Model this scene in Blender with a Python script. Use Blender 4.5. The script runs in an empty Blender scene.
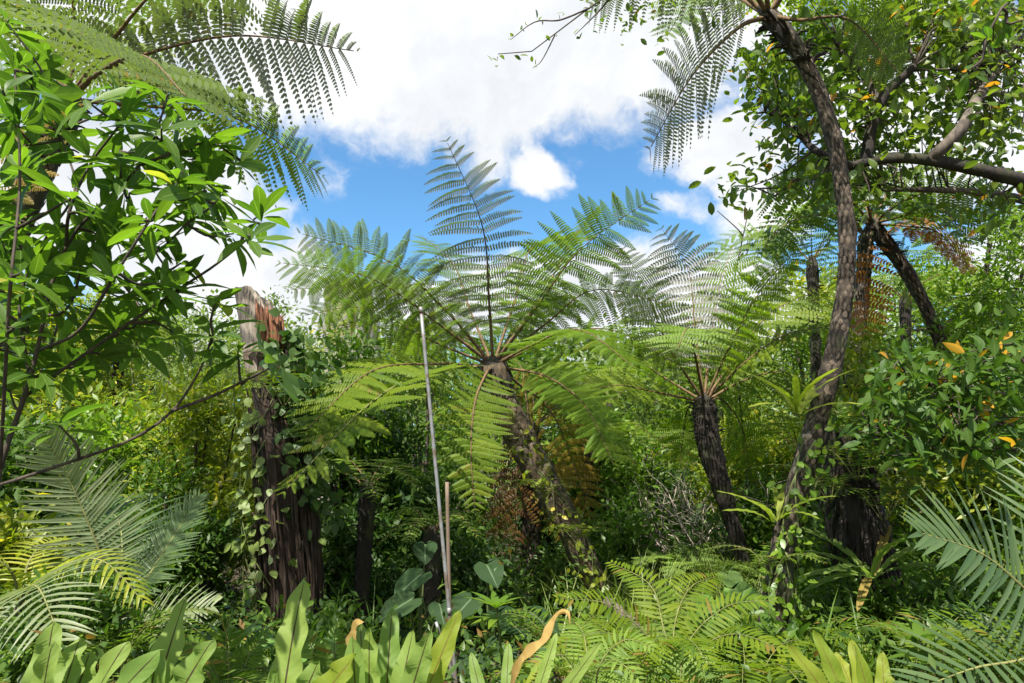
import bpy, math
import numpy as np
RNG = np.random.default_rng(11)
S = bpy.context.scene
COL = S.collection
PI = math.pi
UP = np.array((0., 0., 1.))

# ------------------------------------------------------------------ camera
CAMZ, PITCH, F = 2.2, math.radians(8.5), 683.0
cam = bpy.data.cameras.new('Camera'); cam.sensor_width = 36; cam.lens = 36*F/1024
cam.clip_start = .05; cam.clip_end = 3000
co = bpy.data.objects.new('Camera', cam); COL.objects.link(co)
co.location = (0, 0, CAMZ); co.rotation_euler = (PI/2+PITCH, 0, 0)
S.camera = co

def ray(px, py):
    x, y = (px-512)/F, -(py-341.5)/F
    return np.array((x, math.cos(PITCH)-y*math.sin(PITCH), math.sin(PITCH)+y*math.cos(PITCH)))
def at(px, py, Y):
    d = ray(px, py)
    return np.array((0, 0, CAMZ))+d*(Y/d[1])
def gz(x, y):
    x = np.asarray(x, float); y = np.asarray(y, float)
    b = np.clip((8.-y)/5.5, 0, 1); b = b*b*(3-2*b)
    z = .10*np.sin(x*1.3+.4)*np.sin(y*1.1)+.06*np.sin(x*2.9+y*2.1)+.9*b
    return z+np.clip(y-14, 0, 60)*.05
def ground(px, Y):
    x = (px-512)/F*Y/math.cos(PITCH)
    return np.array((x, Y, float(gz(x, Y))))
def nrm(a):
    a = np.asarray(a, float)
    return a/np.maximum(np.linalg.norm(a, axis=-1, keepdims=True), 1e-9)
def uni(a, b, n=None): return RNG.uniform(a, b, n)

# ------------------------------------------------------------------ mesh builder
class MB:
    def __init__(s): s.V, s.Q, s.T, s.A, s.n = [], [], [], [], 0
    def add(s, v, q=None, t=None, var=None, u=None, w=None):
        v = np.asarray(v, float).reshape(-1, 3); k = len(v)
        s.V.append(v)
        if q is not None and len(q): s.Q.append(np.asarray(q, np.int64).reshape(-1, 4)+s.n)
        if t is not None and len(t): s.T.append(np.asarray(t, np.int64).reshape(-1, 3)+s.n)
        a = np.zeros((k, 3))
        for i, x in enumerate((var, u, w)):
            if x is not None: a[:, i] = np.broadcast_to(np.asarray(x, float).reshape(-1) if np.ndim(x) else x, k)
        s.A.append(a); s.n += k
    def build(s, name, mat, parent=None, smooth=True):
        V = np.concatenate(s.V); A = np.concatenate(s.A)
        Q = np.concatenate(s.Q) if s.Q else np.zeros((0, 4), np.int64)
        T = np.concatenate(s.T) if s.T else np.zeros((0, 3), np.int64)
        r = parent
        while r is not None and r.parent is not None: r = r.parent
        if r is not None: V = V-np.array(r.location)
        m = bpy.data.meshes.new(name)
        m.vertices.add(len(V)); m.vertices.foreach_set('co', V.astype(np.float32).ravel())
        loops = np.concatenate((Q.ravel(), T.ravel())).astype(np.int32)
        m.loops.add(len(loops)); m.loops.foreach_set('vertex_index', loops)
        st = np.concatenate((np.arange(len(Q))*4, len(Q)*4+np.arange(len(T))*3)).astype(np.int32)
        m.polygons.add(len(st)); m.polygons.foreach_set('loop_start', st)
        try: m.polygons.foreach_set('loop_total', np.concatenate((np.full(len(Q), 4), np.full(len(T), 3))).astype(np.int32))
        except Exception: pass
        m.polygons.foreach_set('use_smooth', np.full(len(st), smooth))
        for i, nm in enumerate(('var', 'across', 'along')):
            at_ = m.attributes.new(nm, 'FLOAT', 'POINT'); at_.data.foreach_set('value', A[:, i].astype(np.float32))
        m.materials.append(mat)
        m.update(calc_edges=True); m.validate()
        o = bpy.data.objects.new(name, m); COL.objects.link(o)
        if parent is not None: o.parent = parent
        return o

def thing(name, label, cat, loc, group=None):
    o = bpy.data.objects.new(name, None); COL.objects.link(o)
    o.location = tuple(float(c) for c in loc); o.empty_display_size = .1
    o['label'] = label; o['category'] = cat
    if group: o['group'] = group
    return o

# ------------------------------------------------------------------ materials
def nt(name):
    m = bpy.data.materials.new(name); m.use_nodes = True
    t = m.node_tree; t.nodes.clear()
    return m, t, (lambda k, **kw: mk(t, k, **kw)), t.links.new
def mk(t, k, **kw):
    n = t.nodes.new('ShaderNode'+k)
    for a, b in kw.items(): setattr(n, a, b)
    return n
def mixc(t, fac, a, b, blend='MIX'):
    n = mk(t, 'Mix', data_type='RGBA', blend_type=blend)
    for i, x in ((0, fac), (6, a), (7, b)):
        if isinstance(x, (int, float)): n.inputs[i].default_value = x
        elif isinstance(x, tuple): n.inputs[i].default_value = (*x, 1) if len(x) == 3 else x
        else: t.links.new(x, n.inputs[i])
    return n.outputs[2]
def math_(t, op, a, b=None, c=None, clamp=False):
    n = mk(t, 'Math', operation=op, use_clamp=clamp)
    for i, x in enumerate((a, b, c)):
        if x is None: continue
        if isinstance(x, (int, float)): n.inputs[i].default_value = x
        else: t.links.new(x, n.inputs[i])
    return n.outputs[0]
def ramp(t, f, lo, hi):
    n = mk(t, 'MapRange', interpolation_type='SMOOTHSTEP')
    t.links.new(f, n.inputs[0]); n.inputs[1].default_value = lo; n.inputs[2].default_value = hi
    return n.outputs[0]
def attr(t, nm):
    n = mk(t, 'Attribute'); n.attribute_name = nm; return n.outputs['Fac']

def leafmat(name, c1, c2, odd=None, oddshare=0., under=None, trans=.38, tcol=None, rough=.42, rib=None, vein=0., spec=.5, scale=3.):
    m, t, N, L = nt(name)
    c1, c2 = ((x[0]*1.1, x[1]*1.0, x[2]*.75) for x in (c1, c2))
    if under: under = (under[0]*1.1, under[1], under[2]*.9)
    if 'fern' in name: spec, rough = .25, .55
    var = attr(t, 'var')
    no = N('TexNoise'); no.inputs['Scale'].default_value = scale; no.inputs['Detail'].default_value = 3
    ge = N('NewGeometry'); L(ge.outputs['Position'], no.inputs['Vector'])
    f = math_(t, 'MULTIPLY_ADD', no.outputs[0], .8, math_(t, 'MULTIPLY_ADD', var, .9, -.4), clamp=True)
    c = mixc(t, f, c1, c2)
    if odd: c = mixc(t, math_(t, 'GREATER_THAN', var, 1-oddshare), c, odd)
    if rib:
        u = math_(t, 'ABSOLUTE', attr(t, 'across'))
        c = mixc(t, math_(t, 'SUBTRACT', 1., ramp(t, u, .02, .09)), c, rib)
    top = c
    if under: c = mixc(t, ge.outputs['Backfacing'], c, under)
    p = N('BsdfPrincipled'); L(c, p.inputs['Base Color']); p.inputs['Roughness'].default_value = rough
    p.inputs['Specular IOR Level'].default_value = spec
    if vein:
        u = math_(t, 'ABSOLUTE', attr(t, 'across'))
        w = math_(t, 'SINE', math_(t, 'SUBTRACT', math_(t, 'MULTIPLY', attr(t, 'along'), 130.), math_(t, 'MULTIPLY', u, 9.)))
        b = N('Bump'); b.inputs['Strength'].default_value = vein; b.inputs['Distance'].default_value = .004
        L(w, b.inputs['Height']); L(b.outputs[0], p.inputs['Normal'])
    tr = N('BsdfTranslucent')
    L(mixc(t, 1., top, tcol or (1.9, 2.1, .9), 'MULTIPLY'), tr.inputs[0])
    mx = N('MixShader'); mx.inputs[0].default_value = trans
    L(p.outputs[0], mx.inputs[1]); L(tr.outputs[0], mx.inputs[2])
    o = N('OutputMaterial'); L(mx.outputs[0], o.inputs[0])
    return m

def barkmat(name, c1, c2, scale=14., c3=None, bump=.6, stretch=.25, rough=.85):
    m, t, N, L = nt(name)
    ge = N('NewGeometry'); mp = N('Mapping'); L(ge.outputs['Position'], mp.inputs[0]); mp.inputs['Scale'].default_value = (1, 1, stretch)
    no = N('TexNoise'); no.inputs['Scale'].default_value = scale; no.inputs['Detail'].default_value = 6; no.inputs['Roughness'].default_value = .7
    L(mp.outputs[0], no.inputs[0])
    c = mixc(t, ramp(t, no.outputs[0], .36, .64), c1, c2)
    if c3:
        n2 = N('TexNoise'); n2.inputs['Scale'].default_value = 3.5; n2.inputs['Detail'].default_value = 5
        L(ge.outputs['Position'], n2.inputs[0])
        c = mixc(t, ramp(t, n2.outputs[0], .52, .66), c, c3)
    c = mixc(t, math_(t, 'MULTIPLY', math_(t, 'POWER', attr(t, 'var'), 2.), .75), c, c2)
    p = N('BsdfPrincipled'); L(c, p.inputs['Base Color']); p.inputs['Roughness'].default_value = rough
    b = N('Bump'); b.inputs['Strength'].default_value = bump; b.inputs['Distance'].default_value = .03
    L(no.outputs[0], b.inputs['Height']); L(b.outputs[0], p.inputs['Normal'])
    o = N('OutputMaterial'); L(p.outputs[0], o.inputs[0])
    return m

M = {}
M['fern'] = leafmat('fern_green', (.065, .135, .016), (.125, .21, .022), odd=(.2, .15, .03), oddshare=.05, under=(.13, .165, .075), trans=.36, rough=.45)
M['fern_pale'] = leafmat('fern_pale', (.10, .18, .04), (.17, .27, .06), odd=(.2, .15, .03), oddshare=.05, under=(.16, .22, .1), trans=.36, rough=.4)
M['fern_lit'] = leafmat('fern_green_sunlit', (.08, .155, .012), (.16, .225, .018), odd=(.2, .15, .03), oddshare=.05, under=(.17, .25, .06), trans=.45)  # yellower, brighter copy of the fern green; sunlight on fronds put into the colour
M['fern_silver'] = leafmat('fern_silvered', (.08, .13, .04), (.13, .19, .07), odd=(.2, .15, .03), oddshare=.05, under=(.21, .22, .225), trans=.3, rough=.4)
M['fern_dead'] = leafmat('fern_dead_brown', (.06, .03, .012), (.15, .08, .02), trans=.3, tcol=(1.6, 1.1, .5), rough=.8, spec=.1)
M['fern_orange'] = leafmat('fern_dead_orange', (.22, .09, .02), (.34, .16, .035), trans=.4, tcol=(1.5, 1.1, .6), rough=.8, spec=.1)
M['fern_tan'] = leafmat('fern_dead_olive', (.13, .11, .02), (.22, .17, .03), trans=.4, tcol=(1.5, 1.3, .6), rough=.8, spec=.1)
M['big'] = leafmat('glossy_leaf', (.042, .105, .016), (.10, .19, .02), odd=(.3, .3, .04), oddshare=.008, rib=(.16, .25, .06), vein=.05, trans=.44, rough=.45, spec=.35, under=(.075, .145, .035))
M['mid'] = leafmat('mid_leaf', (.04, .1, .016), (.09, .17, .025), rough=.46, trans=.36, spec=.4)
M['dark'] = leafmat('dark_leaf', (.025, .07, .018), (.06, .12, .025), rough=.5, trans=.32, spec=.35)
M['yellow'] = leafmat('yellow_green_leaf', (.11, .18, .018), (.23, .27, .025), odd=(.45, .38, .03), oddshare=.04, rough=.45, trans=.4)
M['bright'] = leafmat('bright_leaf', (.08, .17, .02), (.15, .25, .025), rough=.4, trans=.4)
M['pale'] = leafmat('pale_leaf', (.1, .17, .05), (.2, .28, .09), rough=.5, trans=.35)
M['tree'] = leafmat('canopy_leaf', (.05, .11, .018), (.14, .2, .025), odd=(.5, .22, .02), oddshare=.03, rough=.33, trans=.4, under=(.1, .17, .06))
M['orange_mix'] = leafmat('shrub_leaf_with_orange', (.035, .09, .018), (.08, .15, .03), odd=(.5, .26, .02), oddshare=.035, spec=.3, rough=.5, trans=.36, rib=(.12, .2, .05))
M['palm'] = leafmat('palm_leaf', (.12, .17, .10), (.19, .24, .17), rough=.45, spec=.35, trans=.25, under=(.16, .2, .12))
M['palm_dark'] = leafmat('palm_leaf_bluish', (.045, .09, .04), (.085, .14, .07), rough=.45, spec=.3, trans=.22)
M['palm_yellow'] = leafmat('palm_leaf_yellow', (.18, .25, .025), (.3, .33, .03), rough=.4, trans=.4)
M['nest'] = leafmat('nest_fern_leaf', (.12, .215, .06), (.21, .31, .09), odd=(.3, .22, .06), oddshare=.02, rough=.34, trans=.4, rib=(.05, .03, .015), vein=.08)
M['nest_lit'] = leafmat('nest_fern_leaf_yellow', (.14, .215, .028), (.22, .28, .045), rough=.36, trans=.42, rib=(.16, .12, .03), vein=.08)
M['nest_dry'] = leafmat('nest_fern_leaf_dry', (.3, .22, .09), (.45, .34, .16), rough=.7, trans=.3, tcol=(1.3, 1.1, .7))
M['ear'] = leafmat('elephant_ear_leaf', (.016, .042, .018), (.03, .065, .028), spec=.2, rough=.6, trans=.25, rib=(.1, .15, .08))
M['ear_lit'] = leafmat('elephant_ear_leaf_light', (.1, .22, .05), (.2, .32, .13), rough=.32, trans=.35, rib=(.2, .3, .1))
M['grass'] = leafmat('grass_blade', (.11, .18, .05), (.22, .28, .1), rough=.4, trans=.35)
M['floor'] = leafmat('floor_leaf', (.03, .08, .015), (.09, .16, .025), odd=(.2, .12, .03), oddshare=.05, rough=.45, trans=.35, scale=1.2)
M['far'] = leafmat('far_leaf', (.06, .12, .03), (.14, .21, .05), rough=.5, trans=.35, scale=.5)
M['bark_fern'] = barkmat('tree_fern_bark', (.02, .015, .010), (.065, .048, .032), 26, c3=(.05, .055, .018), bump=.8, stretch=.5)
M['scar'] = barkmat('leaf_scar', (.04, .028, .02), (.16, .12, .085), 34, c3=(.13, .12, .09), bump=.5, stretch=.6)
M['bark_moss'] = barkmat('mossy_fern_bark', (.035, .024, .016), (.12, .085, .045), 24, c3=(.15, .15, .03), bump=.9, stretch=.5)
M['bark_dark_shaded'] = barkmat('dark_shaded_bark', (.012, .009, .007), (.036, .026, .019), 18, c3=(.034, .036, .012), bump=.9)  # dark bark, tone lowered further to carry the shade under fern crowns
M['bark_grey'] = barkmat('grey_brown_bark', (.05, .038, .03), (.16, .13, .1), 14)
M['twig'] = barkmat('twig_bark', (.03, .022, .016), (.08, .06, .04), 20, bump=.3)
M['deadwood'] = barkmat('dead_twig', (.22, .18, .14), (.4, .35, .29), 20, bump=.3)
M['stump'] = barkmat('stump_bark', (.016, .010, .007), (.062, .036, .023), 20, bump=1., stretch=.12)
M['stump_pale'] = barkmat('weathered_wood', (.13, .105, .08), (.36, .31, .25), 16, bump=.7, stretch=.15, c3=(.12, .08, .055))
M['stump_red'] = barkmat('rotten_red_wood', (.08, .028, .014), (.26, .11, .05), 24, bump=1., stretch=.15)
M['stump_grey'] = barkmat('grey_dead_wood', (.2, .19, .15), (.36, .34, .27), 9, c3=(.22, .22, .07), bump=.6, stretch=.2)
M['stalk'] = barkmat('frond_stalk', (.09, .05, .025), (.17, .11, .045), 30, bump=.3)
M['stalk_green'] = barkmat('green_stalk', (.1, .11, .03), (.2, .2, .06), 20, bump=.2)
M['stem_green'] = barkmat('green_stem', (.06, .09, .025), (.14, .16, .05), 20, bump=.2)

def metal(name, c, rough=.45, met=.6):
    m, t, N, L = nt(name)
    p = N('BsdfPrincipled'); no = N('TexNoise'); no.inputs['Scale'].default_value = 18; no.inputs['Detail'].default_value = 6
    ge = N('NewGeometry'); L(ge.outputs['Position'], no.inputs[0])
    L(mixc(t, ramp(t, no.outputs[0], .42, .7), c, (.15, .105, .07)), p.inputs['Base Color'])
    p.inputs['Roughness'].default_value = rough; p.inputs['Metallic'].default_value = met
    o = N('OutputMaterial'); L(p.outputs[0], o.inputs[0]); return m
M['pole'] = metal('galvanised_pole', (.25, .255, .26), .5, .3)
M['stake'] = metal('rusty_stake', (.17, .12, .085), .8, 0)

def soil():
    m, t, N, L = nt('forest_soil')
    p = N('BsdfPrincipled'); ge = N('NewGeometry')
    a = N('TexNoise'); a.inputs['Scale'].default_value = 2.2; a.inputs['Detail'].default_value = 8; a.inputs['Roughness'].default_value = .7
    b = N('TexVoronoi'); b.inputs['Scale'].default_value = 24
    L(ge.outputs['Position'], a.inputs[0]); L(ge.outputs['Position'], b.inputs['Vector'])
    c = mixc(t, ramp(t, a.outputs[0], .38, .62), (.028, .02, .013), (.075, .058, .03))
    c = mixc(t, ramp(t, b.outputs['Distance'], .1, .5), (.11, .08, .045), c)
    L(c, p.inputs['Base Color']); p.inputs['Roughness'].default_value = .95
    u = N('Bump'); u.inputs['Strength'].default_value = .8; u.inputs['Distance'].default_value = .05
    L(b.outputs['Distance'], u.inputs['Height']); L(u.outputs[0], p.inputs['Normal'])
    o = N('OutputMaterial'); L(p.outputs[0], o.inputs[0]); return m
M['soil'] = soil()

# ------------------------------------------------------------------ shape helpers
PROF = {
    'lance': lambda t: np.sin(np.clip(t, 0, 1)**.8*PI)**.85*(1-.15*t),
    'oval': lambda t: np.sin(np.clip(t, 0, 1)**.9*PI)**.6,
    'obov': lambda t: np.sin(np.clip(t, 0, 1)**1.25*PI)**.8,
    'strap': lambda t: np.minimum(1, .3+t*1.6)*np.clip(1-((t-.55)/.45).clip(0, 1)**2.6, 0, 1)**.6,
    'blade': lambda t: np.minimum(1, .6+t*2)*(1-t)**.6+.01,
    'heart': lambda t: np.interp(t, [0, .1, .22, .4, .6, .8, .93, 1], [.35, .8, .98, 1, .83, .52, .22, .02]),
}
def leaves(mb, P, D, N, L, W, rows=4, prof='lance', fold=.2, droop=.15, wave=0., var=None, notch=0., wf=5.):
    """rows>=2: folded strip leaf of 3 columns; rows=1: folded rhombus. W is the half width."""
    P = np.atleast_2d(P); n = len(P)
    if n == 0: return
    D = nrm(np.broadcast_to(D, (n, 3))); N = np.broadcast_to(N, (n, 3))
    Sx = nrm(np.cross(D, N)); N = np.cross(Sx, D)
    L = np.broadcast_to(np.asarray(L, float), (n,)); W = np.broadcast_to(np.asarray(W, float), (n,))
    if var is None: var = uni(0, 1, n)
    droop = np.broadcast_to(np.asarray(droop, float), (n,))[:, None]
    if rows == 1:
        k = np.array([(0, 0), (.45, 1), (1, 0), (.45, -1)]); f = [(0, 1, 2), (0, 2, 3)]
        tt, uu = k[:, 0], k[:, 1]; ww = np.abs(uu); q = None
        kk = 4
    else:
        ts = np.linspace(0, 1, rows+1)
        tt = np.repeat(ts, 3); uu = np.tile([-1., 0., 1.], rows+1); ww = np.repeat(PROF[prof](ts), 3)
        if notch: tt = tt.copy(); tt[1] = notch
        q = [(3*i+j, 3*i+j+1, 3*i+4+j, 3*i+3+j) for i in range(rows) for j in (0, 1)]; f = None
        kk = 3*(rows+1)
    off = uu*np.where(rows == 1, 1, ww)
    ph = uni(0, 6.28, n)
    v = (P[:, None]+D[:, None]*(L[:, None]*tt)[..., None]-N[:, None]*(droop*L[:, None]*tt**2)[..., None]*np.ones(1)
         + Sx[:, None]*(W[:, None]*off)[..., None])
    hz = fold*np.abs(off)*W[:, None]
    if wave: hz = hz+wave*W[:, None]*np.abs(uu)*np.sin(2*PI*wf*tt+ph[:, None]+uu)*np.minimum(1, tt*4)
    v = v+N[:, None]*hz[..., None]
    base = (np.arange(n)*kk)[:, None, None]
    mb.add(v.reshape(-1, 3), None if q is None else (np.array(q)[None]+base).reshape(-1, 4), None if f is None else (np.array(f)[None]+base).reshape(-1, 3),
           np.repeat(var, kk), np.tile(uu, n), np.tile(tt, n))

def smooth_path(pts, n):
    """Catmull-Rom through the points, n samples evenly spread by arc length."""
    p = np.asarray(pts, float)
    if len(p) == 2: return p[0]+(p[1]-p[0])*np.linspace(0, 1, n)[:, None]
    q = np.vstack((2*p[0]-p[1], p, 2*p[-1]-p[-2])); out = []
    for i in range(1, len(q)-2):
        t = np.linspace(0, 1, 16, endpoint=False)[:, None]
        a, b, c, d = q[i-1], q[i], q[i+1], q[i+2]
        out.append(.5*(2*b+(c-a)*t+(2*a-5*b+4*c-d)*t**2+(3*b-a-3*c+d)*t**3))
    out = np.vstack(out+[p[-1:]])
    s = np.r_[0, np.cumsum(np.linalg.norm(np.diff(out, axis=0), axis=1))]
    u = np.linspace(0, s[-1], n)
    return np.stack([np.interp(u, s, out[:, k]) for k in range(3)], 1)
def tangents(p): return nrm(np.gradient(p, axis=0))
def frame(p):
    T = tangents(p); a = np.array((1., .1, 0)) if abs(T[0, 0]) < .8 else np.array((0, 1., .1))
    X = []; x = a
    for t in T:
        x = x-t*np.dot(x, t); x = x/np.linalg.norm(x); X.append(x)
    X = np.array(X); return T, X, np.cross(T, X)
def tube(mb, path, r, seg=8, rough=0., cap=True, var=0.):
    p = np.asarray(path, float); n = len(p); r = np.broadcast_to(np.asarray(r, float), (n,))
    T, X, Y = frame(p); a = np.arange(seg)*2*PI/seg
    rr = r[:, None]*(1+rough*RNG.normal(0, 1, (n, seg)))
    v = p[:, None]+X[:, None]*(np.cos(a)*rr)[..., None]+Y[:, None]*(np.sin(a)*rr)[..., None]
    i = np.arange(n-1)[:, None]*seg; j = np.arange(seg)[None]; k = (j+1) % seg
    q = np.stack((i+j, i+k, i+seg+k, i+seg+j), -1).reshape(-1, 4)
    vv = v.reshape(-1, 3); t = None
    if cap:
        vv = np.vstack((vv, p[:1], p[-1:])); b = n*seg
        t = [(b, (x+1) % seg, x) for x in range(seg)]+[(b+1, (n-1)*seg+x, (n-1)*seg+(x+1) % seg) for x in range(seg)]
    mb.add(vv, q, t, var)

def bipinnate(leaf, stalk, path, hint, pin=.24, npin=22, npl=15, bare=.14, droop=.18, fill=.75, pl=.10, r0=.021, ragged=.035, base=.55, comb=.35):
    """one tree-fern frond along a path: rachis into `stalk`, pinnae of small pinnules into `leaf`"""
    p = smooth_path(path, 40); T = tangents(p)
    seglen = np.linalg.norm(np.diff(p, axis=0), axis=1).sum()
    tube(stalk, p[:39], r0*(.16+.84*np.linspace(1, 0, 39)**1.5), 6)
    x = (np.arange(npin)+.5)/npin
    tau = bare+(1-bare)*x**.82
    idx = tau*39
    def samp(a): return np.stack([np.interp(idx, np.arange(40), a[:, k]) for k in range(3)], 1)
    B, Tt = samp(p), nrm(samp(T))
    h = np.broadcast_to(np.asarray(hint, float), Tt.shape)
    s = nrm(np.cross(Tt, h)); nn = np.cross(s, Tt)
    lp = pin*seglen*np.minimum(1, base+x*1.9)*np.clip(1-x**3., 0, 1)**.8+.015
    Bs, Ds, Ns, Ls = [], [], [], []
    for sg in (-1, 1):
        a = np.radians(86-30*x**1.8+RNG.normal(0, 5, npin))
        d = Tt*np.cos(a)[:, None]+sg*s*np.sin(a)[:, None]+nn*(.12+RNG.normal(0, .09, npin))[:, None]
        Bs.append(B); Ds.append(nrm(d)); Ns.append(nn); Ls.append(lp*RNG.uniform(.84, 1.08, npin))
    B, D, N, Lp = (np.concatenate(a) for a in (Bs, Ds, Ns, Ls))
    if ragged:
        k = RNG.uniform(0, 1, len(B)) > ragged; B, D, N, Lp = B[k], D[k], N[k], Lp[k]
    m = len(B); g = np.array((0, 0, -1.))
    drp = droop*RNG.uniform(.7, 1.3, m)
    # rachillae
    q5 = np.linspace(0, 1, 5)
    c = B[:, None]+D[:, None]*(Lp[:, None]*q5)[..., None]+g*(drp[:, None]*Lp[:, None]*q5**2)[..., None]
    sd = np.cross(D, N)
    w = .0035*np.linspace(1, .3, 5)
    v = np.stack((c-sd[:, None]*w[:, None], c+sd[:, None]*w[:, None]), 2)
    qb = (np.arange(m)*10)[:, None, None]+np.array([(2*i, 2*i+1, 2*i+3, 2*i+2) for i in range(4)])[None]
    pv = uni(0, 1, m)
    leaf.add(v.reshape(-1, 3), qb.reshape(-1, 4), None, np.repeat(pv, 10))
    # pinnules
    q = (np.arange(npl)+.6)/(npl+.3)
    C = B[:, None]+D[:, None]*(Lp[:, None]*q)[..., None]+g*(drp[:, None]*Lp[:, None]*q**2)[..., None]
    Tn = nrm(D[:, None]+g*(2*drp[:, None]*q)[..., None])
    Sn = nrm(np.cross(Tn, N[:, None])); Nn = np.cross(Sn, Tn)
    ln = pl*Lp.max()*np.clip(np.minimum(1, .75+q)*(1-q**2.4), .08, 1)**.8*np.minimum(1, Lp/Lp.max()*1.5)[:, None]
    ln = np.minimum(ln, Lp[:, None]*.45)
    W = fill*.5*Lp[:, None]/npl*np.ones_like(ln)
    sets = []
    for sg in (-1, 1):
        e = nrm(Tn*.24+sg*Sn+g*comb+Nn*RNG.normal(.02, .08, (m, npl, 1)))
        ax = np.cross(e, Nn)     # width axis; keep winding facing up
        k = np.array([(0, -.75), (0, .75), (.62, .95), (.62, -.95), (1, 0)])
        vv = C[:, :, None]+e[:, :, None]*(ln[..., None]*k[:, 0])[..., None]+ax[:, :, None]*(W[..., None]*k[:, 1])[..., None]-Nn[:, :, None]*(.25*ln[..., None]*k[:, 0]**2)[..., None]
        sets.append(vv.reshape(-1, 3))
    vv = np.vstack(sets); cnt = len(vv)//5; b = (np.arange(cnt)*5)[:, None]
    leaf.add(vv, b+np.array([0, 1, 2, 3])[None], b+np.array([3, 2, 4])[None], np.tile(np.repeat(pv, npl*5), 2)*.7+np.repeat(uni(0, .3, cnt), 5))

def pinnate(leaf, stalk, path, hint, pin=.28, npin=34, wid=.018, bare=.15, angle=(80, 35), droop=.25, fold=.35, rows=4, r0=.01, vee=.25, prof='blade', base=.6, jit=4):
    p = smooth_path(path, 40); T = tangents(p)
    seglen = np.linalg.norm(np.diff(p, axis=0), axis=1).sum()
    tube(stalk, p[:39], np.linspace(r0, r0*.2, 39), 6)
    x = (np.arange(npin)+.5)/npin; idx = (bare+(1-bare)*x)*39
    def samp(a): return np.stack([np.interp(idx, np.arange(40), a[:, k]) for k in range(3)], 1)
    B, Tt = samp(p), nrm(samp(T)); h = np.broadcast_to(np.asarray(hint, float), Tt.shape)
    s = nrm(np.cross(Tt, h)); nn = np.cross(s, Tt)
    lp = pin*seglen*np.minimum(1, base+x*1.6)*np.clip(1-.75*x**3, 0, 1)
    for sg in (-1, 1):
        a = np.radians(angle[0]+(angle[1]-angle[0])*x+RNG.normal(0, jit, npin))
        d = nrm(Tt*np.cos(a)[:, None]+sg*s*np.sin(a)[:, None]+nn*vee)
        leaves(leaf, B, d, nn+RNG.normal(0, .08, nn.shape), lp*uni(.92, 1.05, npin), wid*np.minimum(1, .5+lp/lp.max()), rows, prof, fold, droop)

def clump(mb, C, A, nper, L, Wr=.32, spread=.08, rows=1, prof='lance', fold=.25, droop=.15, hang=0., upn=1., jit=.8, lv=.3, stemspread=0):
    C = np.repeat(C, nper, 0); A = np.repeat(A, nper, 0); n = len(C)
    D = nrm(A+RNG.normal(0, jit, (n, 3))+np.array((0, 0, -hang)))
    P = C+RNG.normal(0, spread, (n, 3))
    N = nrm(UP*upn+RNG.normal(0, .55, (n, 3))+.001)
    l = L*uni(1-lv, 1+lv, n)
    leaves(mb, P, D, N, l, l*Wr*.5*2*.5, rows, prof, fold, droop)

# ------------------------------------------------------------------ plants
def bush(name, label, cat, px, ytop, Y, wpx, mat, L=.09, n=None, nper=14, rows=1, Wr=.42, hang=0., group=None, prof='lance', zlow=.08, stemmat='twig', nl=14, base=None, jit=.8):
    g = ground(px, Y)
    top = at(px, ytop, Y)
    h = top[2]-g[2]; r = wpx/F*Y*.5
    t = thing(name, label, cat, g, group)
    lo = []
    for i in range(nl):
        a = uni(0, 2*PI); k = uni(.2, .85) ; zz = uni(zlow, .95)
        rr = r*k*math.sqrt(max(.15, 1-((zz-.5)/.6)**2))
        lr = r*uni(.2, .48)*(1.05-.35*zz)
        lo.append((g[0]+math.cos(a)*rr, g[1]+math.sin(a)*rr, g[2]+min(zz*h, h-lr*.8), lr))
    lo.append((g[0], g[1], top[2]-.3*r, .34*r))
    if Y < 12.5: L = L*uni(1.05, 1.75)
    if Y < 10.5 and rows == 1: rows = 2
    if n is None: n = int(np.clip(.85*(wpx*(h/Y*F))/36, 140, 520))
    C, A = [], []
    wts = np.array([l[3]**2 for l in lo]); wts /= wts.sum()
    pick = RNG.choice(len(lo), n, p=wts)
    d = nrm(RNG.normal(0, 1, (n, 3))+np.array((0, -.25, .35)))
    lo = np.array(lo)
    C = lo[pick, :3]+d*(lo[pick, 3]*uni(.3, 1.3, n)**.8)[:, None]
    C[:, 2] = np.maximum(C[:, 2], g[2]+.08)
    A = nrm(d+np.array((0, 0, .25)))
    mb = MB(); clump(mb, C, A, nper, L, Wr, L*1.3, rows, prof, hang=hang, jit=jit, lv=.5)
    mb.build('foliage', mat, t)
    st = MB()
    for l in lo:
        m = g+(l[:3]-g)*uni(.3, .5)+np.array((uni(-.1, .1)*r, uni(-.1, .1)*r, .1*h))
        tube(st, smooth_path([g+np.array((uni(-.05, .05), uni(-.05, .05), -.05)), m, l[:3]], 8), np.linspace(.012+.012*h, .008, 8), 5)
        for k in range(3):
            e = l[:3]+nrm(RNG.normal(0, 1, 3)+np.array((0, -.3, .3)))*l[3]*.95
            tube(st, smooth_path([m+(l[:3]-m)*.8, (l[:3]+e)/2+RNG.normal(0, .04, 3), e], 5), np.linspace(.009, .003, 5), 4)
    st.build('stem', M[stemmat], t)
    return t

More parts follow.
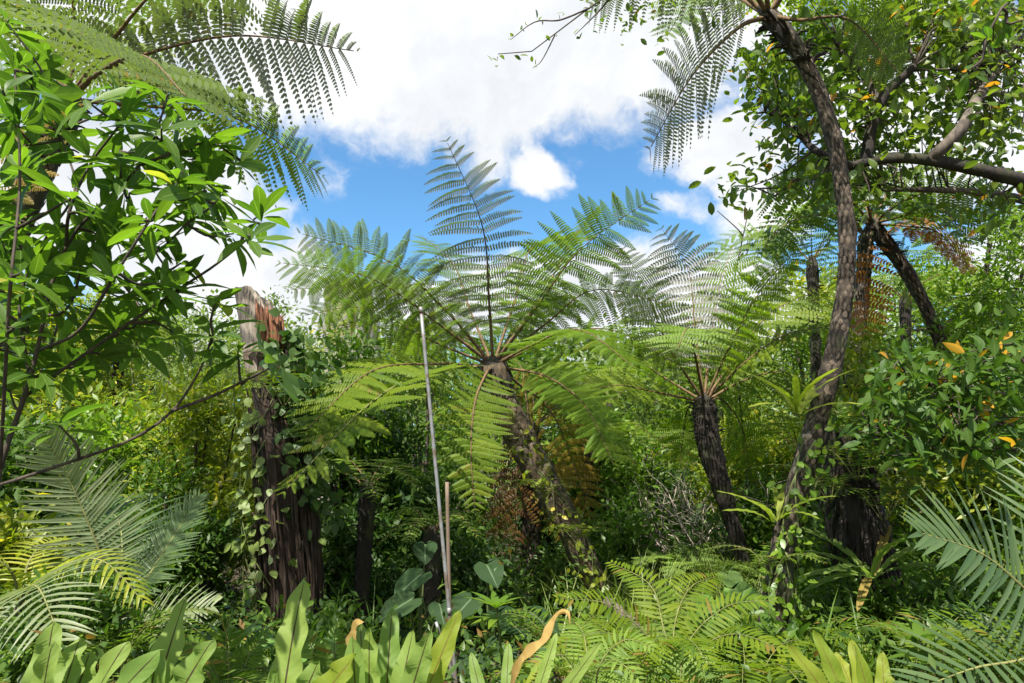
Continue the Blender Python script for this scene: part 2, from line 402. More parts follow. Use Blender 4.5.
def scales(mb, p, r, every=.055, around=9, L=.06, lift=.5):
    """old leaf bases spiralling up a tree-fern trunk"""
    s = np.r_[0, np.cumsum(np.linalg.norm(np.diff(p, axis=0), axis=1))]
    T, X, Y = frame(p); n = int(s[-1]/every)
    ss = np.repeat(np.linspace(.02, s[-1]-.02, n), around); k = len(ss)
    a = np.tile(np.arange(around)*2*PI/around, n)+np.repeat(np.arange(n) % 2, around)*PI/around+RNG.normal(0, .05, k)
    f = lambda A: np.stack([np.interp(ss, s, A[:, i]) for i in range(3)], 1)
    rr = np.interp(ss, s, np.broadcast_to(r, len(s)))
    out = nrm(f(X)*np.cos(a)[:, None]+f(Y)*np.sin(a)[:, None]); Tt = nrm(f(T))
    P = f(p)+out*(rr*1.0)[:, None]-Tt*L*.5
    D = nrm(Tt+out*lift*uni(.3, .75, k)[:, None])
    W = 2*PI*rr/around*.42*uni(.7, 1.1, k)
    kk = uni(0, 1, k) > .14; P, D, out, W = P[kk], D[kk], out[kk], W[kk]; k = len(P)
    leaves(mb, P, D, out, L*uni(.65, 1.25, k), W, 4, 'oval', -.25, .25)

def tree_fern(name, label, crown, trunk, r, fronds, bark='bark_fern', scar='scar', leaf='fern', stalk='stalk', group=None, scal=True, hair=40, every=.06, **kw):
    """trunk: points from the base up to the crown; fronds: dicts with path etc."""
    p = smooth_path(trunk, 44); rr = np.interp(np.linspace(0, 1, 44), np.linspace(0, 1, len(r)), r)
    t = thing(name, label, 'tree fern', p[0], group)
    mb = MB(); tube(mb, p, rr*(1+.05*np.sin(np.arange(44)*.9+p[0, 0])), 14, .07); trunk_mb = mb
    # tuft of hairy stubs and coiled croziers under the crown
    if hair:
        mb = MB(); T = tangents(p); k0 = max(2, int(43-30*.55/max(.6, np.linalg.norm(p[-1]-p[0])*.7))); tube(mb, np.vstack((p[k0:43], p[42:]+T[42]*.02, p[43:]+T[42]*.07, p[43:]+T[42]*.12)), np.r_[rr[k0:43]*np.linspace(.9, 1.1, 43-k0), rr[42]*1.0, rr[42]*.85, rr[42]*.6, rr[42]*.25], 14, .08)
        for i in range(hair):
            a = uni(0, 2*PI); k = int(uni(k0+1, 43)); out = np.array((math.cos(a), math.sin(a), 0))
            b = p[k]+out*rr[k]*.7; L = uni(.06, .2)
            tube(mb, smooth_path([b, b+out*L*.35+T[k]*L*.35, b+out*L*.75+T[k]*L*uni(.3, .6)-UP*.02], 5), np.linspace(.016, .006, 5), 5)
        mb.build('crown_sheath', M['bark_dark_shaded'], t)
    o = trunk_mb.build('trunk', M[bark], t)
    if scal:
        mb = MB(); scales(mb, p, rr, every, 9, every*1.25); mb.build('leaf_scar', M[scar], o)
    for fr in fronds:
        fr = dict(fr); pts = fr.pop('pts'); hint = fr.pop('hint', (0, 0, 1)); mt = fr.pop('mat', leaf); sm = fr.pop('stalk', stalk); lab = fr.pop('label', None)
        lm, sm_ = MB(), MB()
        root = p[-1]+nrm(np.asarray(pts[0])-p[-1])*rr[-1]*.5
        bipinnate(lm, sm_, [root]+[np.asarray(q) for q in pts], hint, **{**kw, **fr})
        f = lm.build('frond', M[mt], t)
        if lab: f['label'] = lab
        sm_.build('stalk', M[sm], f)
    return t

def FR(Y, *pts, hint=(0, 0, 1), **kw):
    """frond through pixels; each (px, py, dY)"""
    return dict(pts=[at(a, b, Y+c) for a, b, c in pts], hint=hint, **kw)

def auto_fronds(crown, n, L, rise=.55, fall=.45, jitter=.2, start=0., **kw):
    out = []
    for i in range(n):
        a = start+i*2*PI/n+uni(-.2, .2); l = L*uni(.85, 1.1); e = uni(-jitter, jitter)
        h = np.array((math.cos(a), math.sin(a), 0))
        out.append(dict(pts=[crown+h*l*.22+UP*l*(rise*.5+e*.3), crown+h*l*.55+UP*l*(rise*.72+e*.6), crown+h*l*.95+UP*l*(rise-fall*1.0+e)], hint=UP+h*.2, **kw))
    return out

def nest_fern(name, label, base, tips, mat='nest', W=.05, group=None, droop=.1, wave=.4, r=44, face=False):
    """strap leaves from one rosette; tips are world points"""
    t = thing(name, label, 'fern', base, group)
    for tip in tips:
        m = mat
        if len(tip) == 2 and isinstance(tip[1], str): tip, m = tip
        tip = np.asarray(tip, float); d = tip-base; l = np.linalg.norm(d)
        out = np.array((d[0], d[1], 0.)); on = np.linalg.norm(out)
        out = out/on if on > .02 else np.array((0., -1., 0))
        nn = nrm(UP*max(.2, on/l*.7)-out*.15+np.array((uni(-.35, .35), -1., 0))) if face else nrm(UP*max(.3, on/l)-out*.6+np.array((0, -.35, 0)))
        b = base+out*.03+RNG.normal(0, .012, 3)
        ww = W*(  .4 if 'dry' in m else 1); mb = MB(); leaves(mb, b[None], nrm(tip-b+UP*droop*l*.5)[None], nn[None], l, ww*uni(.85, 1.1), r, 'strap', .22, droop*2, wave, wf=uni(3, 7))
        mb.build('frond', M[m], t)
    return t

def strap_dirs(base, n, L, spread=(20, 60), face=None):
    out = []
    for i in range(n):
        a = i*2*PI/n+uni(-.3, .3); e = math.radians(uni(*spread)); l = L*uni(.8, 1.1)
        out.append(base+np.array((math.cos(a)*math.sin(e), math.sin(a)*math.sin(e), math.cos(e)))*l)
    return out

def ground_fern(name, label, base, n, L, mat='fern_lit', group=None, dirs=None, pin=.2, npin=22, bi=False, lean=.5):
    t = thing(name, label, 'fern', base, group)
    for i in range(n):
        a = i*2*PI/n+uni(-.3, .3) if dirs is None else dirs[i]
        h = np.array((math.cos(a), math.sin(a), 0)); l = L*uni(.8, 1.15)
        pts = [base+h*.02, base+h*l*.3*lean*1.6+UP*l*.48, base+h*l*.7*lean*1.6+UP*l*.62, base+h*l*lean*1.9+UP*l*.5]
        lm, sm = MB(), MB()
        if bi: bipinnate(lm, sm, pts, UP+h*.2, pin=pin, npin=npin, npl=9, r0=.006, droop=.1, pl=.2)
        else: pinnate(lm, sm, pts, UP+h*.2, pin=pin, npin=npin, wid=.011*L/.8+.002, r0=.004, rows=2, angle=(85, 55), droop=.12, vee=.1, fold=.15, prof='lance')
        f = lm.build('frond', M[mat], t); sm.build('stalk', M['stalk_green'], f)
    return t

def ear_plant(name, label, base, leafspec, mat='ear', group=None):
    """leafspec: (attach point, direction of the tip, normal, length)"""
    t = thing(name, label, 'plant', base, group)
    for P, D, N, L in leafspec:
        P = np.asarray(P, float); D = nrm(D)
        mb = MB(); leaves(mb, (P-D*L*.2)[None], D[None], np.asarray(N, float)[None], L, L*.36, 10, 'heart', .12, .12, .06, notch=.16, wf=2)
        f = mb.build('leaf', M[mat], t)
        sm = MB(); tube(sm, smooth_path([base, (base+P)/2+UP*.05+nrm(P-base)*.02, P+UP*.0], 8), np.linspace(.013, .006, 8), 6); sm.build('stalk', M['stem_green'], f)
    return t
# ------------------------------------------------------------------ light, sky with clouds
SUN = nrm(np.array((-.22, -.46, .86)))
elev = math.asin(SUN[2]); azim = math.atan2(SUN[0], SUN[1])
sd = bpy.data.lights.new('sun', 'SUN'); sd.energy = 4.6; sd.angle = math.radians(.5); sd.color = (1, .95, .86)
so = bpy.data.objects.new('sun', sd); COL.objects.link(so)
from mathutils import Vector
so.rotation_euler = Vector(SUN).to_track_quat('Z', 'Y').to_euler(); so.location = (6, -6, 20)
w = bpy.data.worlds.new('World'); S.world = w; w.use_nodes = True
t = w.node_tree; t.nodes.clear(); L = t.links.new
sky = mk(t, 'TexSky', sky_type='NISHITA'); sky.sun_disc = False; sky.sun_elevation = elev; sky.sun_rotation = azim
sky.air_density = 1.0; sky.dust_density = .3; sky.ozone_density = 2.2
tc = mk(t, 'TexCoord'); V = tc.outputs['Generated']
def noise(scale, det, vec, col=False, rough=.6):
    n = mk(t, 'TexNoise'); n.inputs['Scale'].default_value = scale; n.inputs['Detail'].default_value = det; n.inputs['Roughness'].default_value = rough
    L(vec, n.inputs[0]); return n.outputs[1 if col else 0]
def vm(op, a, b=None, out=0):
    n = mk(t, 'VectorMath', operation=op)
    for i, x in enumerate((a, b)):
        if x is None: continue
        if isinstance(x, tuple): n.inputs[i].default_value = x
        else: L(x, n.inputs[i])
    return n.outputs[out]
warp = vm('MULTIPLY', vm('SUBTRACT', noise(5., 5, V, True), (.5, .5, .5)), (.16, .16, .12))
VW = vm('ADD', V, warp)
blobs = [  # px, py, radius x, radius y (px), weight
    (470, 30, 300, 105, 1.25), (330, 60, 170, 70, 1.), (620, 70, 140, 70, .8), (548, 168, 34, 34, .8), (700, 20, 120, 60, .8),
    (728, 158, 66, 42, 1.1), (760, 205, 56, 50, 1.), (690, 215, 40, 22, .55), (560, 285, 130, 45, 1.15), (700, 330, 190, 60, 1.2),
    (330, 185, 50, 26, .36), (230, 300, 150, 70, 1.1), (420, 315, 110, 40, .95), (100, 200, 150, 90, 1.), (960, 120, 130, 70, 1.1),
    (60, 20, 160, 60, .9), (1010, 260, 60, 50, .8), (880, 60, 90, 90, .8), (600, 120, 60, 30, .4), (275, 215, 26, 26, .35), (950, 320, 40, 20, .5)]
m = None
for px, py, rx, ry, wt in blobs:
    c = nrm(ray(px, py))
    d = vm('LENGTH', vm('MULTIPLY', vm('SUBTRACT', VW, tuple(c)), (F/rx, F/max(rx, ry), F/ry)), None, 1)
    k = math_(t, 'MULTIPLY', ramp(t, d, 1.35, .35), wt)
    m = k if m is None else math_(t, 'MAXIMUM', m, k)
fb = noise(7., 9, VW, rough=.62)
m = math_(t, 'ADD', m, math_(t, 'MULTIPLY', math_(t, 'SUBTRACT', fb, .5), 2.0))
# broken cloud over the rest of the sky, behind the photographer
sep = mk(t, 'SeparateXYZ'); L(V, sep.inputs[0])
m = math_(t, 'MAXIMUM', m, math_(t, 'MULTIPLY', ramp(t, sep.outputs[1], .15, -.2), math_(t, 'MULTIPLY', noise(2.3, 8, V), 1.25)))
mask = ramp(t, m, .18, .80)
shade = ramp(t, noise(4.2, 6, VW), .3, .72)
ccol = mixc(t, shade, (.74, .77, .81), (1., 1., 1.))
bg1 = mk(t, 'Background'); bg1.inputs[1].default_value = .085; L(mixc(t, 1., sky.outputs[0], (.6, .95, 1.09), 'MULTIPLY'), bg1.inputs[0])
bg2 = mk(t, 'Background'); bg2.inputs[1].default_value = .48; L(ccol, bg2.inputs[0])
mx = mk(t, 'MixShader'); L(mask, mx.inputs[0]); L(bg1.outputs[0], mx.inputs[1]); L(bg2.outputs[0], mx.inputs[2])
ow = mk(t, 'OutputWorld'); L(mx.outputs[0], ow.inputs[0])
vs = S.view_settings; vs.view_transform = 'Standard'; vs.look = 'None'; vs.exposure = 1.25; vs.gamma = 1; vs.use_curve_mapping = False
S.cycles.max_bounces = 8; S.cycles.diffuse_bounces = 3; S.cycles.transmission_bounces = 5; S.cycles.glossy_bounces = 2
S.cycles.sample_clamp_indirect = 6

# ------------------------------------------------------------------ ground
mb = MB()
gx = np.r_[np.linspace(-600, -32, 14), np.linspace(-28, 28, 150), np.linspace(32, 600, 14)]
gy = np.r_[np.linspace(-300, -8, 10), np.linspace(-6, 40, 130), np.linspace(45, 900, 16)]
X, Y = np.meshgrid(gx, gy); nx, ny = len(gx), len(gy)
i = (np.arange(ny-1)[:, None]*nx+np.arange(nx-1)[None]).ravel()
mb.add(np.stack((X, Y, gz(X, Y)), -1).reshape(-1, 3), np.stack((i, i+1, i+1+nx, i+nx), 1))
g = mb.build('ground', M['soil']); g['kind'] = 'structure'

# ------------------------------------------------------------------ the big tree fern in the middle
Yc = 8.0; C0 = at(493, 366, Yc)
back = (0, .8, .6)
tree_fern('tree_fern', 'tall tree fern at centre with a full umbrella of fronds and a mossy leaning trunk', C0,
    [ground(640, 8.3)+np.array((0, 0, -.1)), at(600, 588, 8.2), at(566, 520, 8.1), at(527, 450, 8.05), at(503, 405, 8), C0], [.13, .13, .15, .165, .18, .165],
    [
     FR(Yc, (489, 300, -.3), (482, 225, -.75), (445, 137, -1.3), hint=(-.1, .9, .35), mat='fern_silver', pin=.24, droop=.30, npin=21, comb=.8, label='upright silvery frond'),
     FR(Yc, (535, 310, -.25), (580, 250, -.7), (655, 196, -1.2), hint=(-.35, .75, .55), pin=.27, droop=.16, npin=23),
     FR(Yc, (545, 290, .4), (575, 235, .8), (600, 205, 1.2), hint=(-.4, -.1, .8), pin=.22),
     FR(Yc, (450, 315, -.2), (390, 262, -.5), (296, 232, -.9), hint=(.35, .55, .6), pin=.27, droop=.26, mat='fern_silver'),
     FR(Yc, (440, 325, -.35), (370, 278, -.8), (276, 262, -1.3), hint=(.2, .45, .8), pin=.27, droop=.22),
     FR(Yc, (450, 330, .3), (400, 285, .5), (285, 290, .7), hint=(.1, .25, .9), pin=.24, droop=.3, mat='fern_silver'),
     FR(Yc, (430, 340, .15), (365, 308, .2), (300, 316, .2), hint=(0, .35, .9), pin=.26, droop=.3),
     FR(Yc, (470, 310, .5), (452, 262, .9), (420, 235, 1.4), hint=(.2, -.3, .8), pin=.24, droop=.2),
     FR(Yc, (432, 371, -.7), (372, 402, -1.7), (280, 496, -2.4), hint=(-.45, -.6, .65), pin=.21, fill=.95, mat='fern_lit', droop=.12, bare=.2, stalk='stalk_green'),
     FR(Yc, (430, 364, -.4), (370, 372, -1.1), (302, 434, -1.9), hint=(-.35, -.8, .5), pin=.25, fill=.95, npin=25, mat='fern_lit', droop=.16),
     FR(Yc, (486, 374, -.35), (475, 402, -.75), (471, 450, -1.05), (475, 512, -1.2), hint=(.15, -1, .25), pin=.215, mat='fern_lit', droop=.02, base=.75, bare=.1, npin=25, fill=.95, pl=.1),
     FR(Yc, (545, 376, -.3), (585, 406, -.6), (616, 470, -.9), hint=(.5, -.8, .4), pin=.25, fill=.95, npin=25, mat='fern', droop=.05, base=.7),
     FR(Yc, (548, 322, -.2), (595, 290, -.4), (672, 305, -.7), hint=(0, .5, .8), pin=.24, droop=.34),
     FR(Yc, (552, 340, .3), (612, 330, .5), (690, 372, .6), hint=(.1, .2, .9), pin=.27, droop=.28),
     FR(Yc, (520, 320, .9), (545, 300, 1.6), (565, 320, 2.2), hint=(.1, .3, 1), pin=.25),
     FR(Yc, (470, 340, .9), (430, 330, 1.6), (380, 365, 2.2), hint=(-.1, .3, 1), pin=.25, mat='fern_lit'),
     FR(Yc, (520, 385, .5), (556, 420, .8), (592, 520, .9), hint=(.4, -.8, .4), pin=.2, mat='fern_tan', ragged=.25, label='withered olive-brown hanging frond'),
     FR(Yc, (532, 345, -.5), (580, 330, -1.1), (640, 372, -1.6), hint=(-.05, -.1, 1), pin=.25),
     FR(Yc, (515, 300, .8), (535, 245, 1.5), (590, 240, 2.2), hint=(-.3, -.2, .9), pin=.24),
    ], bark='bark_moss', npl=20, hair=110)

# ------------------------------------------------------------------ tree fern to its right
Yr = 9.; C1 = at(704, 402, Yr)
tree_fern('tree_fern', 'shorter tree fern with a dark shaggy trunk just left of the tall scaly trunk', C1,
    [ground(772, 9.2)+np.array((0, 0, -.1)), at(752, 585, 9.2), at(738, 540, 9.1), at(722, 490, 9), at(708, 440, 9), C1], [.09, .09, .09, .11, .155, .14],
    [
     FR(Yr, (668, 345, -.3), (645, 290, -.6), (622, 246, -1.), hint=(.5, .6, .5), mat='fern_silver', pin=.24, droop=.2),
     FR(Yr, (695, 330, .2), (688, 270, .3), (660, 226, .1), hint=(.1, .9, .4), mat='fern_silver', pin=.27, droop=.3, npin=20, comb=.7),
     FR(Yr, (712, 330, .5), (722, 280, .9), (735, 240, 1.3), hint=(-.2, -.2, .8), mat='fern', pin=.25),
     FR(Yr, (735, 335, -.3), (765, 285, -.6), (808, 238, -1.), hint=(-.4, .6, .6), mat='fern_lit', pin=.29, droop=.14, fill=.9),
     FR(Yr, (740, 350, .4), (775, 310, .8), (822, 290, 1.3), hint=(-.2, -.5, .8), mat='fern_lit', pin=.27, fill=.9),
     FR(Yr, (742, 365, -.3), (785, 335, -.6), (838, 325, -1.), hint=(-.1, -.4, .8), mat='fern_lit', pin=.26, fill=.95),
     FR(Yr, (665, 378, .2), (620, 350, .5), (580, 348, .9), hint=(.2, .2, .9), mat='fern', pin=.24, droop=.25),
     FR(Yr, (655, 392, -.3), (610, 386, -.6), (560, 410, -.9), hint=(-.1, -.5, .8), mat='fern_lit', pin=.25, droop=.1, fill=.95),
     FR(Yr, (694, 350, -.7), (688, 328, -1.4), (676, 352, -2.3), hint=(0, -.4, 1), mat='fern_pale', pin=.25, droop=.25, npin=18),
     FR(Yr, (745, 380, .2), (790, 375, .4), (820, 430, .5), hint=(.2, -.6, .8), mat='fern_lit', pin=.27, fill=.95),
     FR(Yr, (722, 400, .5), (742, 428, .8), (752, 480, 1.), hint=(.2, -.9, .4), mat='fern_lit', pin=.3, droop=.04),
     FR(Yr, (690, 405, .5), (684, 428, .9), (680, 470, 1.1), hint=(-.1, -.9, .4), mat='fern_lit', pin=.28, droop=.04),
     FR(Yr, (672, 355, .9), (650, 340, 1.6), (640, 365, 2.2), hint=(0, 0, 1), mat='fern', pin=.24),
    ], bark='bark_dark_shaded', npl=14, scar='bark_dark_shaded', hair=110)

# ------------------------------------------------------------------ the tall tree fern with the curved scaly trunk
Yt = 5.; C2 = at(769, 16, Yt)
tree_fern('tree_fern', 'very tall tree fern whose scaly trunk curves up out of the picture', C2,
    [ground(776, 5.1)+np.array((0, 0, -.1)), at(775, 640, 5.1), at(780, 570, 5.05), at(795, 500, 5), at(814, 430, 5), at(833, 360, 5), at(845, 290, 5), at(846, 220, 5), at(834, 140, 5), at(813, 80, 5), at(792, 42, 5), C2],
    [.11, .1, .09, .08, .076, .07, .062, .058, .056, .056, .06, .07],
    [
     FR(Yt, (738, 28, -.2), (692, 76, -.5), (648, 152, -.7), hint=(-.4, .55, .6), mat='fern_silver', pin=.27, droop=.25, npl=18),
     FR(Yt, (715, -25, .1), (650, -30, .2), (585, 10, .2), hint=(0, .4, .9), mat='fern_silver', pin=.24, droop=.5, npl=18),
     FR(Yt, (720, -10, .7), (690, 0, 1.3), (665, 40, 1.9), hint=(-.2, .3, .9), mat='fern', pin=.24),
     FR(Yt, (805, -30, .2), (860, -30, .5), (930, 30, .8), hint=(0, .5, .8), mat='fern_lit', pin=.24, droop=.35),
     FR(Yt, (790, -20, .8), (830, -15, 1.5), (870, 40, 2.1), hint=(.2, .3, .9), mat='fern_lit', pin=.24, droop=.3),
     FR(Yt, (800, 20, -.2), (850, 20, -.5), (900, 75, -.7), hint=(.2, .3, .8), mat='fern', pin=.22, bare=.5),
     FR(Yt, (760, -60, -.4), (750, -100, -1.), (740, -90, -1.9), hint=(0, -.2, 1), mat='fern'),
     FR(Yt, (720, -60, -.4), (660, -90, -.9), (600, -60, -1.3), hint=(0, -.2, 1), mat='fern'),
     FR(Yt, (820, -60, -.4), (880, -80, -.9), (950, -40, -1.3), hint=(0, -.2, 1), mat='fern'),
    ], npl=18, hair=60, every=.052)

# ------------------------------------------------------------------ tree fern on the far right with an orange dead frond
Yf = 8.5; C3 = at(872, 224, Yf)
tree_fern('tree_fern', 'tree fern with a leaning patterned trunk and one dead orange frond, under branches', C3,
    [ground(985, 9.)+np.array((0, 0, -.1)), at(968, 420, 8.8), at(942, 346, 8.6), at(922, 300, 8.5), at(900, 262, 8.5), C3], [.09, .085, .08, .076, .076, .09],
    [
     FR(Yf, (905, 226, -.3), (940, 234, -.5), (972, 275, -.6), hint=(.25, -.9, .35), mat='fern_orange', pin=.27, npl=9, npin=13, pl=.2, droop=.1, label='dead orange frond'),
     FR(Yf, (868, 262, -.2), (864, 300, -.3), (868, 345, -.3), hint=(-.2, -.9, .2), mat='fern_orange', pin=.22, npl=9, npin=13, pl=.15, ragged=.3, label='dead orange frond hanging down'),
     FR(Yf, (835, 215, -.3), (790, 222, -.5), (752, 262, -.6), hint=(-.1, -.5, .8), mat='fern', pin=.28, fill=.95),
     FR(Yf, (845, 195, -.3), (810, 180, -.6), (760, 200, -.9), hint=(.1, .6, .8), mat='fern', pin=.28, fill=.95),
     FR(Yf, (905, 215, -.5), (935, 205, -1.), (975, 245, -1.5), hint=(0, .3, .9), mat='fern', pin=.27, fill=.95),
     FR(Yf, (905, 200, -.3), (950, 190, -.5), (1010, 215, -.8), hint=(-.1, .6, .8), mat='fern', pin=.28, fill=.95),
     FR(Yf, (890, 190, .3), (920, 165, .7), (970, 165, 1.1), hint=(-.1, -.1, .9), mat='fern_silver'),
     FR(Yf, (862, 180, -.5), (850, 150, -1.2), (845, 165, -2.), hint=(0, -.2, 1), mat='fern'),
     FR(Yf, (860, 190, .8), (850, 175, 1.6), (830, 205, 2.3), hint=(0, 0, 1), mat='fern'),
     FR(Yf, (885, 245, .5), (905, 262, .9), (912, 310, 1.1), hint=(.3, -.8, .4), mat='fern_lit', pin=.27),
     FR(Yf, (890, 215, 1.), (925, 222, 1.8), (960, 265, 2.3), hint=(.1, -.2, 1), mat='fern_pale'),
    ], npl=12, every=.075)
C3b = at(866, 236, 9.6)
tree_fern('tree_fern', 'thin straight dark fern trunk standing just behind the dead orange frond', C3b,
    [ground(850, 9.6), at(856, 380, 9.6), at(862, 300, 9.6), C3b], [.12, .10, .09, .1],
    auto_fronds(C3b, 6, 1.6, start=.5, mat='fern', pin=.24, npl=10, npin=14), bark='bark_dark_shaded')

# ------------------------------------------------------------------ tree fern overhead at the left
Yl = 5.2; C4 = at(68, 100, Yl)
tree_fern('tree_fern', 'tree fern behind the glossy-leaved shrub, one grey-backed frond reaching across the clouds', C4,
    [ground(-70, 5.2)+np.array((0, 0, -.1)), at(-50, 460, 5.2), at(-12, 300, 5.2), at(34, 180, 5.2), C4], [.13, .13, .12, .11, .13],
    [
     FR(Yl, (115, 65, -.2), (230, 36, -.5), (362, 52, -.9), hint=(0, .75, .6), mat='fern_silver', pin=.21, droop=.42, npl=18, npin=25, fill=.95, comb=.6, label='grey-backed frond with drooping leaflets'),
     FR(Yl, (130, 105, -.1), (235, 118, -.3), (326, 178, -.5), hint=(.05, .45, .9), mat='fern_lit', pin=.23, droop=.3, npl=18, fill=.95, npin=25),
     FR(Yl, (110, 40, .4), (150, -10, .9), (230, -10, 1.4), hint=(-.3, .2, .9), mat='fern'),
     FR(Yl, (75, 40, -.1), (68, -40, -.4), (60, -100, -1.), hint=(0, .7, .6), mat='fern'),
     FR(Yl, (105, 50, -.3), (170, -20, -.9), (260, -20, -1.5), hint=(-.2, .3, .9), mat='fern_silver', droop=.3),
     FR(Yl, (45, 55, .1), (5, 0, .2), (-70, -5, .3), hint=(.3, .5, .8), mat='fern'),
     FR(Yl, (35, 88, -.2), (-20, 80, -.4), (-100, 130, -.6), hint=(0, .4, .9), mat='fern'),
     FR(Yl, (60, 60, .8), (48, 10, 1.5), (20, 15, 2.2), hint=(0, .1, 1), mat='fern_lit'),
     FR(Yl, (90, 70, .9), (130, 40, 1.6), (170, 85, 2.3), hint=(.2, .1, 1), mat='fern_lit'),
     FR(Yl, (50, 120, -.4), (25, 150, -.9), (5, 230, -1.2), hint=(-.3, -.6, .6), mat='fern_tan', ragged=.3),
     FR(Yl, (95, 75, -.6), (140, 55, -1.5), (190, 100, -2.3), hint=(.1, 0, 1), mat='fern_silver'),
    ], npl=15, hair=60)

# ------------------------------------------------------------------ smaller tree ferns behind
C5 = at(530, 428, 10.)
tree_fern('tree_fern', 'small tree fern with brown dead fronds hanging under it, behind the mossy leaning trunk', C5,
    [ground(530, 10), at(531, 520, 10), at(530, 470, 10), C5], [.13, .13, .13, .13],
    [FR(10, (520, 450, -.4), (516, 490, -.6), (518, 548, -.7), hint=(0, -1, .2), mat='fern_dead', pin=.24, base=.8, droop=.5, npin=15, npl=10, pl=.14, ragged=.2, fill=.55, label='dead brown frond'),
     FR(10, (512, 455, -.2), (500, 500, -.3), (497, 540, -.3), hint=(-.4, -.9, .1), mat='fern_dead', pin=.22, droop=.5, npin=15, npl=10, pl=.14, ragged=.25, fill=.55),
     FR(10, (545, 455, -.3), (560, 490, -.5), (572, 545, -.5), hint=(.3, -.9, .2), mat='fern_tan', pin=.26, ragged=.15),
     FR(10, (535, 395, .3), (545, 365, .7), (580, 350, 1.2), hint=(-.2, .2, .9), mat='fern_lit'),
     FR(10, (525, 390, .3), (520, 365, .8), (500, 350, 1.3), hint=(.1, .3, .9), mat='fern'),
     FR(10, (560, 412, .3), (600, 415, .6), (640, 470, .8), hint=(.2, -.4, .9), mat='fern'),
     FR(10, (560, 405, .8), (590, 395, 1.6), (620, 425, 2.2), hint=(.1, -.2, .9), mat='fern_lit'),
     FR(10, (500, 408, .5), (460, 400, 1.), (420, 430, 1.3), hint=(-.1, -.2, .9), mat='fern'),
    ], bark='bark_dark_shaded', npl=11)
small = [  # px, py of the crown, Y, frond length, number, leaf, label
    (648, 462, 13., 2.0, 9, 'fern_pale', 'pale tree fern among shrubs, seen between the two big tree ferns'),
    (610, 405, 15., 2.3, 9, 'fern_lit', 'yellow-green tree fern top showing just under the low clouds'),
    (368, 490, 7.6, .85, 7, 'fern_pale', 'small pale-fronded tree fern in dark shade, between dark stump and metal pole'),
    (432, 536, 7.4, .7, 6, 'fern_pale', 'tiny pale tree fern in the dark just behind the metal pole'),
    (905, 300, 12., 1.8, 9, 'fern_pale', 'pale sunlit tree fern standing behind the leaning patterned trunk'),
    (812, 262, 11., 1.9, 9, 'fern_pale', 'light green tree fern crown tucked behind the tall curved trunk'),
    (120, 345, 12., 1.5, 8, 'fern_lit', 'bright tree fern glimpsed through the branches of the glossy shrub'),
    (588, 452, 11.5, 1.7, 9, 'fern_lit', 'bright tree fern crown low behind the right side of the central fern'),
    (800, 455, 10.5, 1.3, 8, 'fern_lit', 'lit low tree fern behind the tall trunk where the perched fern grows'),
    (735, 640, 9.5, 1.0, 7, 'fern_lit', 'low bright fern at the foot of the shorter shaggy tree fern'),
]
for px, py, Y, l, n, lf, lab in small:
    c = at(px, py, Y); g0 = ground(px+uni(-8, 8), Y)
    if c[2] < g0[2]+.3: c[2] = g0[2]+.3
    tree_fern('tree_fern', lab, c, [g0, (g0+c)/2+np.array((uni(-.05, .05), 0, 0)), c], [.09, .08, .09], auto_fronds(c, n, l, rise=.42, fall=.4, start=uni(0, 1), mat=lf, pin=.22, npl=11, npin=15, r0=.01), bark='bark_dark_shaded', scal=False, hair=14)
# hanging old frond right of the dark gap
# ------------------------------------------------------------------ stumps
def stump(name, label, path, rad, jag, mats, Yk, tex):
    t = thing(name, label, 'dead tree', path[0])
    p = smooth_path(path, 40); rr = np.interp(np.linspace(0, 1, 40), np.linspace(0, 1, len(rad)), rad)
    mb = MB(); seg = 30
    T, X, Y = frame(p); a = np.arange(seg)*2*PI/seg
    lump = 1+.09*np.sin(3*a+.7)+.05*np.sin(7*a+1.9)+.03*np.sin(13*a)
    r2 = rr[:, None]*lump[None]*(1+.03*RNG.normal(0, 1, (40, seg)))
    v = p[:, None]+X[:, None]*(np.cos(a)*r2)[..., None]+Y[:, None]*(np.sin(a)*r2)[..., None]
    i = np.arange(39)[:, None]*seg; j = np.arange(seg)[None]; k = (j+1) % seg
    mb.add(v.reshape(-1, 3), np.stack((i+j, i+k, i+seg+k, i+seg+j), -1).reshape(-1, 4))
    bark = mb.build('trunk', M[mats[0]], t)
    return t, p, rr, v[-1]
st, sp, sr, rim = stump('tree_stump', 'tall dead brown tree stump, bare and broken at the top, wrapped in vines and roots',
    [ground(292, 7.)+np.array((0, 0, -.1)), at(292, 600, 7), at(288, 520, 7), at(284, 440, 7), at(274, 372, 7), at(266, 352, 7)], [.29, .275, .27, .27, .25, .22], 0, ['stump'], 7, None)
# bare weathered top: a pale shell with rotten red wood standing in splinters beside it
def splinters(parent, name, mat, c, r, h, n, a0, a1, w=.05, lean=(0, 0, 0)):
    mb = MB()
    for q in range(n):
        a = uni(a0, a1); rr_ = r*math.sqrt(uni(.15, 1)); b = c+np.array((math.cos(a)*rr_, math.sin(a)*rr_, 0))
        hh = h(a, rr_)*uni(.75, 1.1); e = b+np.array(lean)*hh+np.array((uni(-.03, .03), uni(-.03, .03), hh))
        tube(mb, smooth_path([b, (b+e)/2, e], 5), np.array([w*1.2, w*1.1, w, w*.7, w*.15])*uni(.6, 1.2), 6, .12)
    return mb.build(name, M[mat], parent)
top = at(264, 362, 7); lean = (-.17, 0, 0)
mb = MB(); pp = smooth_path([at(269, 372, 7), at(262, 330, 7), at(254, 288, 7)], 20); seg = 22
T, X, Y_ = frame(pp); a = np.arange(seg)*2*PI/seg
rr = np.linspace(.22, .19, 20)[:, None]*(1+.06*np.sin(4*a+1)+.04*np.sin(9*a))[None]
